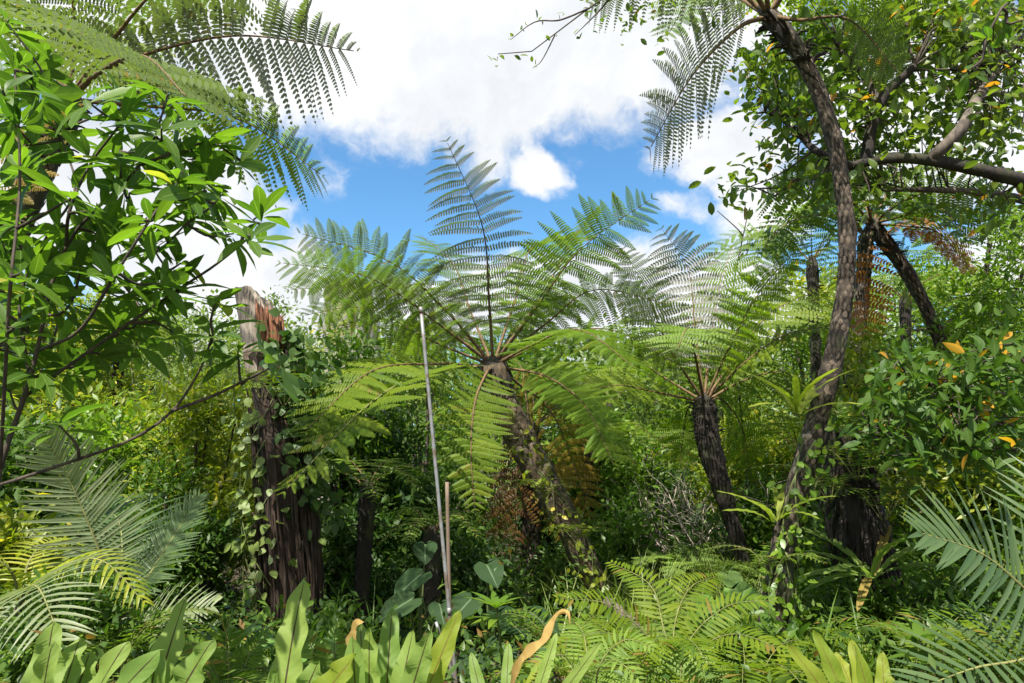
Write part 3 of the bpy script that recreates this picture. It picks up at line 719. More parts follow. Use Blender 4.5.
vv = pp[:, None]+X[:, None]*(np.cos(a)*rr)[..., None]+Y_[:, None]*(np.sin(a)*rr)[..., None]
cut = np.clip((vv[-1, :, 0]-pp[-1, 0])/.19, -1, 1)     # the right side of the rim is broken lower
for q in range(20): vv[q, :, 2] -= (np.clip(cut+.2, 0, 2)*.2+.03*RNG.normal(0, 1, seg))*(q/19)**3
i = np.arange(19)[:, None]*seg; j = np.arange(seg)[None]; k = (j+1) % seg
mb.add(vv.reshape(-1, 3), np.stack((i+j, i+k, i+seg+k, i+seg+j), -1).reshape(-1, 4))
mb.build('broken_top', M['stump_pale'], st)
splinters(st, 'rotten_core', 'stump_red', at(270, 350, 7)+np.array((.02, -.06, 0)), .15, lambda a, r: .34+.14*(1-math.cos(a))*.6+.1*r, 90, -PI*.75, PI*.35, .022, (-.13, 0, 0))
# hanging roots and loose bark strips down the trunk
mb = MB()
for q in range(60):
    a = uni(PI*1.02, PI*1.98); k0 = int(uni(14, 36)); k1 = max(1, k0-int(uni(8, 26))); ks = np.linspace(k0, k1, 8).astype(int)
    pts = [sp[k]+np.array((math.cos(a+(n*.03))*(sr[k]*1.05+.02+uni(0, .03)), math.sin(a)*(sr[k]*1.05+.02+uni(0, .03)), 0)) for n, k in enumerate(ks)]
    tube(mb, smooth_path(pts, 16), uni(.004, .014), 5, .1)
mb.build('aerial_root', M['stump'], st)

g2, p2, r2_, rim2 = stump('tree_stump', 'pale grey stump with a flat sawn top, rising behind the silvery fern fronds',
    [ground(352, 11), at(352, 420, 11), at(350, 345, 11), at(348, 318, 11), at(346, 284, 11)], [.5, .5, .52, .44, .36], 0, ['stump_grey'], 11, None)
mb = MB(); c = rim2.mean(0); n = len(rim2)
mb.add(np.vstack((rim2+np.array((0, 0, .001)), c[None]+np.array((0, 0, .05)))), None, [(q, (q+1) % n, n) for q in range(n)]); mb.build('cut_top', M['stump_pale'], g2)

# ------------------------------------------------------------------ poles
def pole(name, label, a, b, r, mat, extra=None):
    t = thing(name, label, 'pole', a); mb = MB(); tube(mb, smooth_path([a, (a+b)/2, b], 12), r, 12)
    mb.build('shaft', M[mat], t)
    if extra: extra(t)
    return t
def collar(t):
    for f in (.18, .999):
        a, b = at(456, 683, 4.), at(421, 310, 4.); c = a+(b-a)*f; mb = MB(); d = nrm(b-a)
        tube(mb, [c-d*.02, c+d*.02], .0118, 12); mb.build('collar' if f < .5 else 'end_cap', M['pole'], t)
a = at(456, 683, 4.); b = at(421, 310, 4.); d = nrm(b-a)
pole('metal_pole', 'thin grey metal pole leaning slightly, reaching up in front of the central fern', a-d*(a[2]-gz(a[0], 4.)+.1)/d[2], b, .0105, 'pole', collar)
a = at(451, 683, 4.25); b = at(447, 482, 4.25); d = nrm(b-a)
pole('wooden_stake', 'short brown stake standing right beside the grey metal pole', a-d*(a[2]-gz(a[0], 4.25)+.1)/d[2], b, .0115, 'stake')
a = at(452, 672, 4.1); b = at(436, 622, 4.1); d = nrm(b-a)
pole('metal_strut', 'short grey strut slanting against the foot of the metal pole', a-d*(a[2]-gz(a[0], 4.1)+.1)/d[2], b, .009, 'pole')
# ------------------------------------------------------------------ glossy-leaved shrub, close at the left
def branch_plant(name, label, cat, base, branches, whorls, mat, L, n, Wr=.34, rows=6, prof='obov', r=(.02, .006), bark='twig', twig=.005, group=None, whorl_r=.05, tilt=(55, 95), droop=.2):
    t = thing(name, label, cat, base, group)
    nodes, own, bm = [], [], []
    for k, b in enumerate(branches):
        p = smooth_path(b, 26); m_ = MB(); tube(m_, p, np.linspace(r[0] if k == 0 else r[0]*.45, r[1], 26), 7, .05); bm.append(m_)
        nodes.append(p[4:]); own.append(np.full(22, k))
    nodes = np.vstack(nodes); own = np.concatenate(own); mb = MB()
    for wpt in whorls:
        wpt = np.asarray(wpt, float)
        dd = np.linalg.norm(nodes-wpt, axis=1)+np.clip(nodes[:, 2]-wpt[2], 0, 9)*.8
        qi = int(np.argmin(dd)); q = nodes[qi]; tw = bm[own[qi]]
        ax = nrm(nrm(wpt-q)*.7+UP*.55+RNG.normal(0, .18, 3))
        pth = smooth_path([q, (q+wpt)/2+RNG.normal(0, .02, 3)-UP*.01, wpt], 8); tube(tw, pth, np.linspace(twig*1.3, twig*.6, 8), 5)
        nodes = np.vstack((nodes, pth[4:7])); own = np.r_[own, [own[qi]]*3]
        k = int(uni(n[0], n[1])); a = np.arange(k)*2.4+uni(0, 6); el = np.radians(uni(tilt[0], tilt[1], k))
        x = nrm(np.cross(ax, (0.3, .8, .1))); y = np.cross(ax, x)
        D = ax*np.cos(el)[:, None]+(x*np.cos(a)[:, None]+y*np.sin(a)[:, None])*np.sin(el)[:, None]
        P = wpt-ax*uni(0, whorl_r, k)[:, None]+D*.008
        N = nrm(ax+UP*.5-D*.3+RNG.normal(0, .25, (k, 3)))
        l = L*uni(.5, 1.15, k); leaves(mb, P, D, N, l, l*Wr*.5*uni(.8, 1.15, k), rows, prof, .22, droop*uni(-.3, 2.4, k), .06, wf=2)
    for k, m_ in enumerate(bm): m_.build('trunk' if k == 0 else 'branch', M[bark], t)
    mb.build('foliage', M[mat], t)
    return t
Y0 = 2.5
B = lambda pts: [at(a, b, Y0+c) for a, b, c in pts]
wh = [(164, 92, 0), (203, 138, .1), (240, 158, .2), (262, 218, 0), (250, 240, -.2), (214, 296, 0), (211, 330, -.1), (240, 352, 0), (268, 366, -.1), (120, 118, -.1), (92, 160, .1), (62, 132, .3),
      (30, 168, 0), (18, 62, -.2), (5, 92, -.4), (50, 225, -.1), (98, 238, .1), (150, 246, 0), (190, 220, .1), (22, 275, -.3), (70, 300, 0), (118, 326, .2), (5, 330, -.3), (42, 372, 0), (92, 352, .2),
      (148, 292, .1), (60, 420, -.2), (128, 190, 0), (178, 178, -.2), (140, 150, .2), (220, 195, .1), (80, 100, -.2), (40, 100, 0), (150, 215, -.3), (20, 220, .1), (112, 275, -.3), (60, 262, .2), (182, 262, .1),
      (175, 335, .2), (10, 390, .1), (30, 330, .2), (120, 160, .3), (160, 130, -.1), (190, 160, .2), (75, 195, -.3), (10, 140, .3), (232, 235, .2), (100, 205, -.1), (130, 225, .3), (200, 195, -.2), (5, 20, .1), (25, 130, -.3)]
xtra = []
while len(xtra) < 46:
    px, py = uni(-20, 245), uni(60, 400)
    if px > 60+(py-60)*1.6 or px > 250-max(0, py-250)*.9: continue
    xtra.append(at(px, py, Y0+uni(-.25, .7)))
branch_plant('glossy_shrub', 'large shrub with long glossy green leaves in whorls filling the upper left', 'shrub', ground(-40, 2.6),
    [[ground(-40, 2.6)+np.array((0, 0, -.1)), at(-20, 600, 2.55), at(0, 470, Y0), at(30, 380, Y0), at(66, 246, Y0), at(141, 165, Y0), at(164, 108, Y0)],
     B([(30, 380, 0), (20, 300, .1), (45, 240, .1), (75, 190, .2), (62, 140, .3)]),
     B([(66, 246, 0), (70, 210, -.1), (90, 165, 0), (122, 122, -.1)]),
     B([(141, 165, 0), (205, 143, .1), (240, 160, .2)]),
     B([(20, 400, 0), (105, 340, .1), (176, 291, .1), (218, 263, 0), (264, 225, 0)]),
     B([(0, 485, 0), (58, 466, -.1), (130, 440, -.1), (172, 411, 0), (200, 370, 0), (213, 334, 0)]),
     B([(172, 411, 0), (215, 395, 0), (246, 380, 0), (270, 368, -.1)]),
     B([(0, 470, 0), (5, 380, -.2), (10, 290, -.3), (20, 180, -.2), (15, 70, -.2)]),
     B([(40, 350, 0), (80, 330, -.2), (112, 280, -.3), (150, 220, -.3), (178, 182, -.2)])],
    [at(a+uni(-4, 4), b+uni(-4, 4), Y0+c) for a, b, c in wh]+xtra, 'big', .165, (9, 13), Wr=.32, r=(.015, .004))
branch_plant('glossy_shrub', 'close leafy twig hanging into the extreme top right corner', 'shrub', ground(1130, 2.6),
    [[ground(1130, 2.6), at(1120, 400, 2.5), at(1090, 120, 2.4), at(1040, 0, 2.3), at(1005, 5, 2.2), at(985, 40, 2.2)]],
    [at(990, 40, 2.2), at(968, 70, 2.2), at(1000, 15, 2.25), at(1022, 20, 2.2)], 'big', .10, (3, 5), Wr=.42, r=(.015, .004), tilt=(70, 130))

# ------------------------------------------------------------------ broadleaf tree reaching in from the right
Yb = 6.2
tr = thing('broadleaf_tree', 'broadleaf tree with a thick brown limb across the upper right and scattered orange leaves', 'tree', ground(1100, 6.4))
def limb(nm, pts, r, mat='bark_grey', par=tr, seg=9):
    p = smooth_path(pts, 30); mb = MB(); tube(mb, p, np.interp(np.linspace(0, 1, 30), np.linspace(0, 1, len(r)), r), seg, .06); mb.build(nm, M[mat], par); return p
A_ = lambda pts: [at(a, b, Yb+c) for a, b, c in pts]
limbs = [limb('trunk', [ground(1100, 6.4)+np.array((0, 0, -.1)), at(1110, 500, 6.4), at(1090, 300, 6.3), at(1070, 190, 6.2), at(1095, 60, 6.3), at(1090, -150, 6.3)], [.26, .23, .2, .16, .12, .06]),
    limb('branch', A_([(1075, 196, 0), (1020, 180, -.8), (960, 166, -.8), (905, 158, -.8), (860, 164, -.7), (835, 175, -.6)]), [.09, .07, .062, .054, .045, .035], 'bark_dark_shaded'),
    limb('branch', A_([(866, 162, -.7), (872, 125, -.7), (885, 95, -.7), (915, 66, -.8)]), [.05, .05, .045, .03], 'bark_dark_shaded'),
    limb('branch', A_([(880, 108, -.7), (866, 78, -.6), (840, 50, -.6)]), [.035, .03, .015]),
    limb('branch', A_([(930, 160, -.8), (960, 130, -.9), (985, 85, -.6), (1010, 50, .2), (1040, 20, .3)]), [.05, .045, .04, .03, .02]),
    limb('branch', A_([(850, 166, -.7), (815, 150, -.8), (790, 125, 0), (765, 112, 0)]), [.035, .028, .022, .012], 'bark_dark_shaded'),
    limb('branch', A_([(845, 170, -.2), (800, 178, .1), (775, 196, .1)]), [.03, .02, .01]),
    limb('branch', A_([(1060, 210, 0), (1000, 195, .2), (940, 190, .3), (880, 190, .3)]), [.05, .04, .03, .015]),
    limb('branch', [at(1090, -60, 6.3), at(900, -60, 5.6), at(740, -40, 5.), at(640, -20, 4.6), at(575, 18, 4.4), at(535, 50, 4.4), at(498, 54, 4.4)], [.05, .04, .03, .018, .01, .007, .003], 'twig'),
    limb('branch', [at(590, 8, 4.4), at(560, 20, 4.45), at(535, 22, 4.4), at(510, 40, 4.4)], [.007, .006, .004, .002], 'twig'),
    limb('branch', [at(555, 35, 4.4), at(542, 60, 4.4), at(533, 68, 4.4)], [.005, .004, .002], 'twig'),
    limb('branch', [at(620, -15, 4.5), at(600, 10, 4.5), at(575, 35, 4.5)], [.007, .006, .002], 'twig')]
nodes = np.vstack([l[3:] for l in limbs[1:8]]); C, A = [], []
zones = [(850, 80, 70, 50, 70), (930, 50, 90, 50, 110), (1000, 60, 50, 70, 70), (830, 40, 50, 40, 50), (800, 110, 40, 45, 60), (900, 125, 70, 35, 60), (985, 130, 50, 40, 50), (815, 178, 36, 26, 40), (870, 190, 50, 16, 22), (960, 20, 90, 30, 80), (770, 70, 30, 40, 36), (1000, 205, 30, 14, 14), (740, 190, 24, 10, 6)]
for zx, zy, zw, zh, k in zones:
    for q in range(k):
        px, py = RNG.normal(zx, zw*.55), RNG.normal(zy, zh*.55)
        C.append(at(px, py, Yb+uni(-.9, 1.2))); A.append(nrm(RNG.normal(0, 1, 3)+np.array((-.3, -.3, .1))))
C = np.array(C); A = np.array(A)
mb = MB(); twm = {}
for q in range(0, len(C), 2):
    i0 = int(np.argmin(np.linalg.norm(nodes-C[q], axis=1))); b = nodes[i0]
    tube(twm.setdefault(i0//27, MB()), smooth_path([b, (b+C[q])/2+RNG.normal(0, .06, 3)+UP*.05, C[q]], 7), np.linspace(.011, .003, 7), 4)
for k_, m_ in twm.items(): m_.build('twig', M['twig'], [o for o in tr.children if o.name.startswith('branch')][min(k_, 6)])
clump(mb, C, A, 9, .105, .5, .11, 4, 'oval', jit=.9, hang=.25)
P = np.array([at(500, 54, 4.4), at(520, 58, 4.4), at(535, 66, 4.4), at(512, 40, 4.4), at(540, 22, 4.4), at(560, 14, 4.4), at(575, 35, 4.5), at(600, 4, 4.5), at(525, 30, 4.4), at(550, 40, 4.4), at(498, 62, 4.4)])
clump(mb, P, nrm(RNG.normal(0, 1, (11, 3))+UP*.2), 3, .05, .5, .02, 4, 'oval')
P = np.array([at(uni(570, 720), RNG.normal(6, 16), uni(4.4, 5.2)) for q in range(26)])
clump(mb, P, nrm(RNG.normal(0, 1, (26, 3))), 4, .06, .5, .05, 4, 'oval')
mb.build('foliage', M['tree'], tr)
# strips of dead leaves caught in the branches
mb = MB()
for q in range(40):
    p0 = at(RNG.normal(985, 22), RNG.normal(75, 28), Yb-.2); l = uni(.15, .45)
    leaves(mb, p0[None], nrm(np.array((uni(-.2, .2), uni(-.2, .2), -1)))[None], np.array(((0, -1., .1),)), l, .008, 3, 'blade', .2, .1)
mb.build('dead_leaf_strip', M['bark_grey'], tr)

# shrub on the right with larger dark leaves and some orange ones
def lobed_shrub(name, label, cat, base, Y, zones, mat, L, nper, branches, rows=4, Wr=.42, dy=.6, bark='twig', group=None, prof='lance', hang=.2):
    t = thing(name, label, cat, base, group); nd = []
    for k, (pts, r) in enumerate(branches):
        p = smooth_path(pts, 20); mb = MB(); tube(mb, p, np.linspace(r, r*.35, 20), 6, .05); mb.build('trunk' if k == 0 else 'branch', M[bark], t); nd.append(p[6:])
    nd = np.vstack(nd); C = []
    for zx, zy, zw, zh, k in zones:
        for q in range(k): C.append(at(RNG.normal(zx, zw*.5), RNG.normal(zy, zh*.5), Y+uni(-dy, dy)))
    C = np.array(C); C[:, 2] = np.maximum(C[:, 2], gz(C[:, 0], C[:, 1])+.05); tw = MB()
    for q in range(0, len(C), 2):
        b = nd[np.argmin(np.linalg.norm(nd-C[q], axis=1))]
        tube(tw, smooth_path([b, (b+C[q])/2+RNG.normal(0, .05, 3), C[q]], 6), np.linspace(.008, .003, 6), 4)
    tw.build('twig', M[bark], t)
    mb = MB(); A = nrm(RNG.normal(0, 1, C.shape)+np.array((-.2, -.4, .15))); clump(mb, C, A, nper, L, Wr, L*.8, rows, prof, hang=hang, jit=.75); mb.build('foliage', M[mat], t)
    return t
lobed_shrub('leafy_shrub', 'dark-leaved shrub with odd orange leaves leaning in below the patterned leaning trunk', 'shrub', ground(1060, 5.), 5.,
    [(960, 388, 60, 32, 70), (1000, 365, 40, 26, 36), (905, 388, 45, 30, 44), (950, 440, 80, 25, 50), (1000, 430, 40, 40, 50), (880, 430, 40, 26, 20)], 'orange_mix', .115, 6,
    [([ground(1060, 5.), at(1070, 520, 5), at(1060, 430, 5), at(1020, 400, 5), at(960, 385, 5), at(905, 372, 5)], .03),
     ([at(1050, 440, 5), at(1010, 425, 5), at(970, 415, 4.9), at(930, 380, 4.9)], .016),
     ([at(1060, 460, 5), at(1000, 448, 5.1), at(930, 445, 5.1), at(870, 430, 5)], .014),
     ([at(1058, 430, 5), at(1030, 370, 5), at(1005, 345, 5)], .014)], dy=.7)
lobed_shrub('forest_tree', 'sunlit bright green tree at the right edge, its crown under the thick brown limb', 'tree', ground(1010, 9.5), 9.5,
    [(990, 300, 50, 45, 110), (965, 335, 50, 26, 80), (1020, 240, 30, 40, 60), (890, 362, 50, 16, 50), (1010, 350, 60, 40, 80), (1000, 225, 30, 20, 20)], 'bright', .11, 14,
    [([ground(1010, 9.5), at(1012, 480, 9.5), at(1000, 380, 9.5), at(985, 300, 9.5), at(990, 240, 9.5)], .09),
     ([at(1000, 380, 9.5), at(950, 335, 9.5), at(900, 330, 9.5)], .04), ([at(990, 330, 9.5), at(1020, 280, 9.4), at(1030, 235, 9.4)], .04), ([at(1005, 420, 9.5), at(940, 385, 9.5), at(880, 350, 9.5)], .04)], rows=1, dy=1.2)
lobed_shrub('leafy_shrub', 'yellow-green sunlit shrub mass below the leaning patterned trunk and behind the dark-leaved shrub', 'shrub', ground(880, 7.5), 7.5,
    [(900, 400, 60, 40, 110), (850, 420, 40, 50, 70), (960, 460, 60, 40, 90), (900, 470, 60, 40, 80), (1000, 500, 50, 40, 60), (855, 350, 24, 30, 36)], 'yellow', .10, 13,
    [([ground(880, 7.5), at(890, 540, 7.5), at(895, 470, 7.5), at(900, 400, 7.5)], .03), ([at(893, 490, 7.5), at(850, 440, 7.5), at(845, 390, 7.5)], .018), ([at(892, 500, 7.5), at(950, 470, 7.5), at(1000, 480, 7.5)], .018)], rows=1, dy=.8)

# ------------------------------------------------------------------ palms
def palm(label, base, trunk, fronds, mat, group=None, r=.05):
    t = thing('palm', label, 'palm', base, group); mb = MB(); tube(mb, smooth_path(trunk, 14), np.linspace(r*1.2, r*.8, 14), 10, .06); mb.build('trunk', M['bark_grey'], t)
    for f in fronds:
        f = dict(f); pts = f.pop('pts'); m = f.pop('mat', mat); lm, sm = MB(), MB(); pinnate(lm, sm, pts, f.pop('hint', (0, 0, 1)), **f)
        o = lm.build('frond', M[m], t); sm.build('stalk', M['stalk_green'], o)
    return t
Yp = 5.; pb = ground(116, 5.); c = at(116, 604, 5.)
palm('palm with grey-green feathery fronds fanning up between the glossy shrub and the dark stump', pb, [pb, (pb+c)/2, c], [
    FR(Yp, (116, 604, 0), (98, 548, -.1), (74, 490, -.15), (44, 434, -.3), hint=(.1, -.9, .35), pin=.34, npin=40, wid=.013, angle=(82, 42), droop=.14, r0=.012),
    FR(Yp, (118, 604, 0), (140, 588, .1), (168, 545, .2), (200, 496, .3), hint=(-.3, -.85, .4), pin=.36, npin=38, wid=.013, angle=(80, 38), droop=.18, mat='palm_dark'),
    FR(Yp, (116, 604, 0), (120, 642, -.3), (165, 618, -.4), (214, 606, -.4), hint=(0, -.6, .8), pin=.3, npin=26, wid=.013, droop=.2),
    FR(Yp, (116, 604, 0), (80, 600, -.3), (30, 605, -.5), (-25, 650, -.7), hint=(-.1, -.5, .8), pin=.33, npin=34, wid=.014, droop=.25),
    FR(Yp, (116, 600, 0), (122, 560, .5), (118, 520, 1.), (95, 500, 1.6), hint=(0, -.3, 1), pin=.34, npin=34, wid=.013, mat='palm_dark')], 'palm')
pb = ground(20, 4.4); c = at(20, 606, 4.4)
palm('low palm with yellow-green arching fronds at the left edge', pb, [pb, (pb+c)/2, c], [
    FR(4.4, (20, 604, 0), (50, 572, -.1), (100, 560, -.2), (146, 604, -.3), hint=(.1, -.3, .9), pin=.2, npin=20, wid=.012, droop=.5, mat='palm_yellow'),
    FR(4.4, (20, 604, 0), (10, 570, -.1), (-20, 560, -.2), (-60, 600, -.3), hint=(-.1, -.3, .9), pin=.22, npin=20, wid=.012, droop=.4, mat='palm_yellow'),
    FR(4.4, (20, 604, 0), (30, 560, .3), (55, 540, .7), (90, 548, 1.), hint=(.1, -.3, .9), pin=.22, npin=20, wid=.012, droop=.3, mat='palm_yellow'),
    FR(4.4, (20, 604, 0), (26, 590, -.4), (40, 590, -.8), (64, 650, -1.1), hint=(.1, -.6, .8), pin=.26, npin=28, wid=.012, droop=.3)], 'palm', r=.03)
pb = ground(1080, 3.2); c = at(1080, 640, 3.2)
palm('palm with stiff blue-green leaflets reaching in at the lower right edge', pb, [pb, (pb+c)/2, c], [
    FR(3.2, (1080, 640, 0), (1028, 592, -.05), (980, 553, -.1), (918, 532, -.15), hint=(-.15, -.75, .6), pin=.42, npin=21, wid=.018, angle=(88, 30), droop=.08, fold=.3, r0=.011, vee=.12),
    FR(3.2, (1080, 640, 0), (1020, 660, -.2), (975, 668, -.3), (915, 690, -.4), hint=(-.1, -.5, .8), pin=.36, npin=18, wid=.017, angle=(85, 30), droop=.1),
    FR(3.2, (1080, 640, 0), (1070, 560, .1), (1075, 500, .2), (1120, 450, .3), hint=(0, -.6, .7), pin=.36, npin=22, wid=.018)], 'palm_dark', r=.06)

# ------------------------------------------------------------------ bird's nest ferns
def nest_px(label, px, Y, tips, mat='nest', W=.05, **kw):
    base = ground(px, Y); base[2] += .05
    tp = []
    for q in tips:
        p = at(q[0], q[1], Y+q[2]); tp.append((p, q[3]) if len(q) > 3 else p)
    return nest_fern('birds_nest_fern', label, base, tp, mat, W, face=True, **kw)
nest_px("bird's nest fern with broad wavy leaves low beside the left palm", 86, 2.6, [(42, 628, 0), (66, 634, .15), (98, 650, -.1), (84, 648, .2), (30, 668, -.2), (120, 670, -.2)], W=.062)
nest_px("bird's nest fern with one broad upright leaf between the palm and the dark stump", 166, 2.7, [(164, 604, 0), (186, 660, -.15), (150, 668, -.1), (140, 676, .2)], W=.066, wave=.3)
nest_px("bird's nest fern with one narrow leaf standing tall before the dark stump", 286, 2.8, [(287, 586, 0), (310, 676, -.1), (262, 682, -.1), (330, 668, -.2, 'nest_lit')], W=.058, wave=.28)
nest_px("bird's nest fern with several ragged leaves just left of the metal pole's foot", 392, 2.8, [(386, 610, .1), (404, 640, 0), (372, 640, .2), (452, 622, -.1, 'nest_lit'), (356, 640, -.1), (420, 655, -.2), (340, 655, -.2), (348, 620, .4)], W=.05, wave=.3)
nest_px("bird's nest fern with a long dry leaf curling over, right of the metal pole", 505, 3., [(560, 640, .1), (510, 640, .3), (470, 660, .1), (590, 660, -.2), (540, 656, .3, 'nest_lit')], W=.03, wave=.15)
nest_px("bright yellow-green bird's nest fern at the bottom, right of the tall scaly trunk", 855, 2.8, [(826, 640, 0), (846, 652, .2), (858, 636, .1), (872, 660, -.1), (886, 655, .1), (812, 660, -.1), (900, 668, .2)], 'nest_lit', W=.036, wave=.3)
def ribbon(name, mat, par, pts, w, twist=0., n=40):
    p = smooth_path(pts, n); T = tangents(p); s = nrm(np.cross(T, np.array((0, -1., .3)))); nn = np.cross(s, T); x = np.linspace(0, 1, n)
    an = twist*x; s, nn = s*np.cos(an)[:, None]+nn*np.sin(an)[:, None], nn*np.cos(an)[:, None]-s*np.sin(an)[:, None]
    ww = w*PROF['strap'](x)*(1+.25*np.sin(x*31)); mb = MB(); v = np.stack((p-s*ww[:, None]+nn*ww[:, None]*.5, p, p+s*ww[:, None]+nn*ww[:, None]*.5), 1)
    q = [(3*i+j, 3*i+j+1, 3*i+4+j, 3*i+3+j) for i in range(n-1) for j in (0, 1)]
    mb.add(v.reshape(-1, 3), q, None, np.repeat(uni(0, .9, n), 3), np.tile([-1., 0, 1], n), np.repeat(x, 3)); return mb.build(name, M[mat], par)
nf = [o for o in COL.objects if o.get('label', '').startswith("bird's nest fern with a long dry leaf")][0]
d_ = ribbon('frond', 'nest_dry', nf, [at(508, 700, 3.), at(520, 662, 2.95), at(545, 640, 2.9), at(556, 618, 2.9), at(566, 614, 2.85), at(570, 626, 2.8)], .02, 1.2); d_['label'] = 'long dry tan frond with a curled tip'
nf = [o for o in COL.objects if o.get('label', '').startswith("bird's nest fern with several ragged")][0]
d_ = ribbon('frond', 'nest_dry', nf, [at(360, 700, 2.8), at(352, 660, 2.8), at(356, 628, 2.78), at(364, 622, 2.74)], .022, .6); d_['label'] = 'dry brown crumpled frond'
# epiphytic ones, on trunks
def nest_at(label, base, n, L, mat='nest', W=.035, spread=(15, 70)):
    return nest_fern('birds_nest_fern', label, base, strap_dirs(base, n, L, spread), mat, W, wave=.12, droop=.3)
nest_at("bird's nest fern perched on the tall scaly trunk, half way up", at(798, 412, 4.93), 14, .42, 'nest_lit', .028)
nest_at("bird's nest fern clinging to the lower part of the dark rooted trunk", at(872, 578, 5.6), 16, .6, 'nest', .035, (25, 85))
nest_at("small bird's nest fern on top of the dark rooted trunk", at(838, 432, 5.9), 12, .38, 'nest', .025)
nest_at("small bird's nest fern low on the tall scaly trunk among vines", at(778, 520, 4.9), 9, .35, 'nest_lit', .022)

# ------------------------------------------------------------------ dark rooted trunk
rt = thing('rooted_trunk', 'thick dark trunk matted with black roots and small ferns, right of the tall scaly trunk', 'tree trunk', ground(884, 6.))
p = smooth_path([ground(888, 6.)+np.array((0, 0, -.1)), at(880, 640, 6), at(868, 560, 6), at(850, 490, 6), at(836, 430, 6)], 30)
mb = MB(); tube(mb, p, np.linspace(.22, .17, 30)*(1+.12*np.sin(np.arange(30)*1.1)), 16, .12); mb.build('trunk', M['bark_dark_shaded'], rt)
mb = MB()
for q in range(140):
    a = uni(PI*.9, PI*2.1); k = int(uni(6, 29)); o_ = np.array((math.cos(a), math.sin(a), 0)); b = p[k]+o_*.16; l = uni(.15, .5)
    tube(mb, smooth_path([b, b+o_*.08-UP*l*.4, b+o_*.06-UP*l], 6), np.linspace(.016, .004, 6), 5)
mb.build('aerial_root', M['bark_dark_shaded'], rt)

# ------------------------------------------------------------------ climbers
def climber(label, path, r, n, L, mat, prof='oval', Wr=.6, side=None, spread=.05, front=1.2):
    t = thing('climbing_vine', label, 'vine', path[0]); p = smooth_path(path, 40); rr = np.broadcast_to(np.asarray(r, float), (40,)) if np.ndim(r) == 0 else np.interp(np.linspace(0, 1, 40), np.linspace(0, 1, len(r)), r)
    k = RNG.integers(1, 40, n); a = uni(-PI*.5-front, -PI*.5+front, n); o_ = np.stack((np.cos(a), np.sin(a), np.zeros(n)), 1)
    P = p[k]+o_*(rr[k]+.012)[:, None]+RNG.normal(0, spread, (n, 3))*np.array((1, .4, 1))
    mb = MB(); D = nrm(o_*.5+RNG.normal(0, .6, (n, 3))-UP*.5); leaves(mb, P, D, nrm(o_+UP*.5+RNG.normal(0, .3, (n, 3))), L*uni(.6, 1.2, n), L*Wr*.5*uni(.8, 1.1, n), 5, prof, .1, .15); mb.build('foliage', M[mat], t)
    mb = MB()
    for q in range(4):
        ph = uni(0, 6); a = -PI/2+.9*np.sin(np.linspace(0, 5, 40)+ph)
        tube(mb, p+np.stack((np.cos(a), np.sin(a), 0*a), 1)*(rr+.006)[:, None], .006, 5)
    mb.build('stem', M['stem_green'], t); return t
climber('yellow-green creeper clinging along the mossy leaning trunk', [at(602, 592, 8.2), at(566, 520, 8.1), at(527, 450, 8.05), at(515, 430, 8)], .165, 120, .085, 'yellow', spread=.05)
climber('leafy creeper around the lower half of the tall scaly trunk', [at(776, 660, 5.1), at(780, 570, 5.05), at(796, 500, 5), at(812, 440, 5)], .115, 190, .07, 'bright', spread=.05)
climber('broad-leaved dark vine draped over the right shoulder of the dark stump', [at(318, 520, 6.95), at(316, 460, 6.9), at(308, 405, 6.85), at(296, 360, 6.9), at(284, 342, 7)], [.12, .18, .2, .2, .14], 420, .11, 'dark', 'heart', .8, spread=.13)
climber('small pale vine leaves scattered down the front of the dark stump', [at(276, 600, 7), at(272, 500, 7), at(266, 420, 7), at(264, 380, 7)], .3, 170, .10, 'pale', 'heart', .8, spread=.08)
climber('yellow-green leafy vine lying across the top of the grey sawn stump', [at(322, 345, 10.6), at(345, 330, 10.5), at(372, 322, 10.5)], .25, 240, .11, 'yellow', 'lance', .4, spread=.16)
for lab, px, py, Y, n, L in [('small yellow fern hanging from the front of the dark stump', 262, 398, 6.7, 6, .42), ('second yellow fern hanging lower on the stump beside the vine leaves', 284, 405, 6.65, 6, .4),
        ('yellow-tipped fern tuft half way down the mossy leaning trunk', 545, 500, 7.95, 7, .35), ('yellow fern tuft low on the mossy leaning trunk', 580, 545, 8., 7, .38),
        ('small fern on the tall scaly trunk just above its foot', 772, 575, 4.95, 6, .3), ('green fern fanning from the top of the dark rooted trunk', 850, 440, 5.75, 8, .5),
        ('green fern hanging on the shaded side of the dark rooted trunk', 830, 500, 5.7, 7, .4),
        ('yellow fern tuft in the middle of the dark rooted trunk', 858, 480, 5.7, 8, .42), ('arching green fern on the right flank of the dark rooted trunk', 884, 520, 5.7, 8, .5)]:
    ground_fern('hanging_fern', lab, at(px, py, Y), n, L, 'fern_lit' if 'yellow' in lab else 'fern', pin=.22, npin=14, lean=.8)

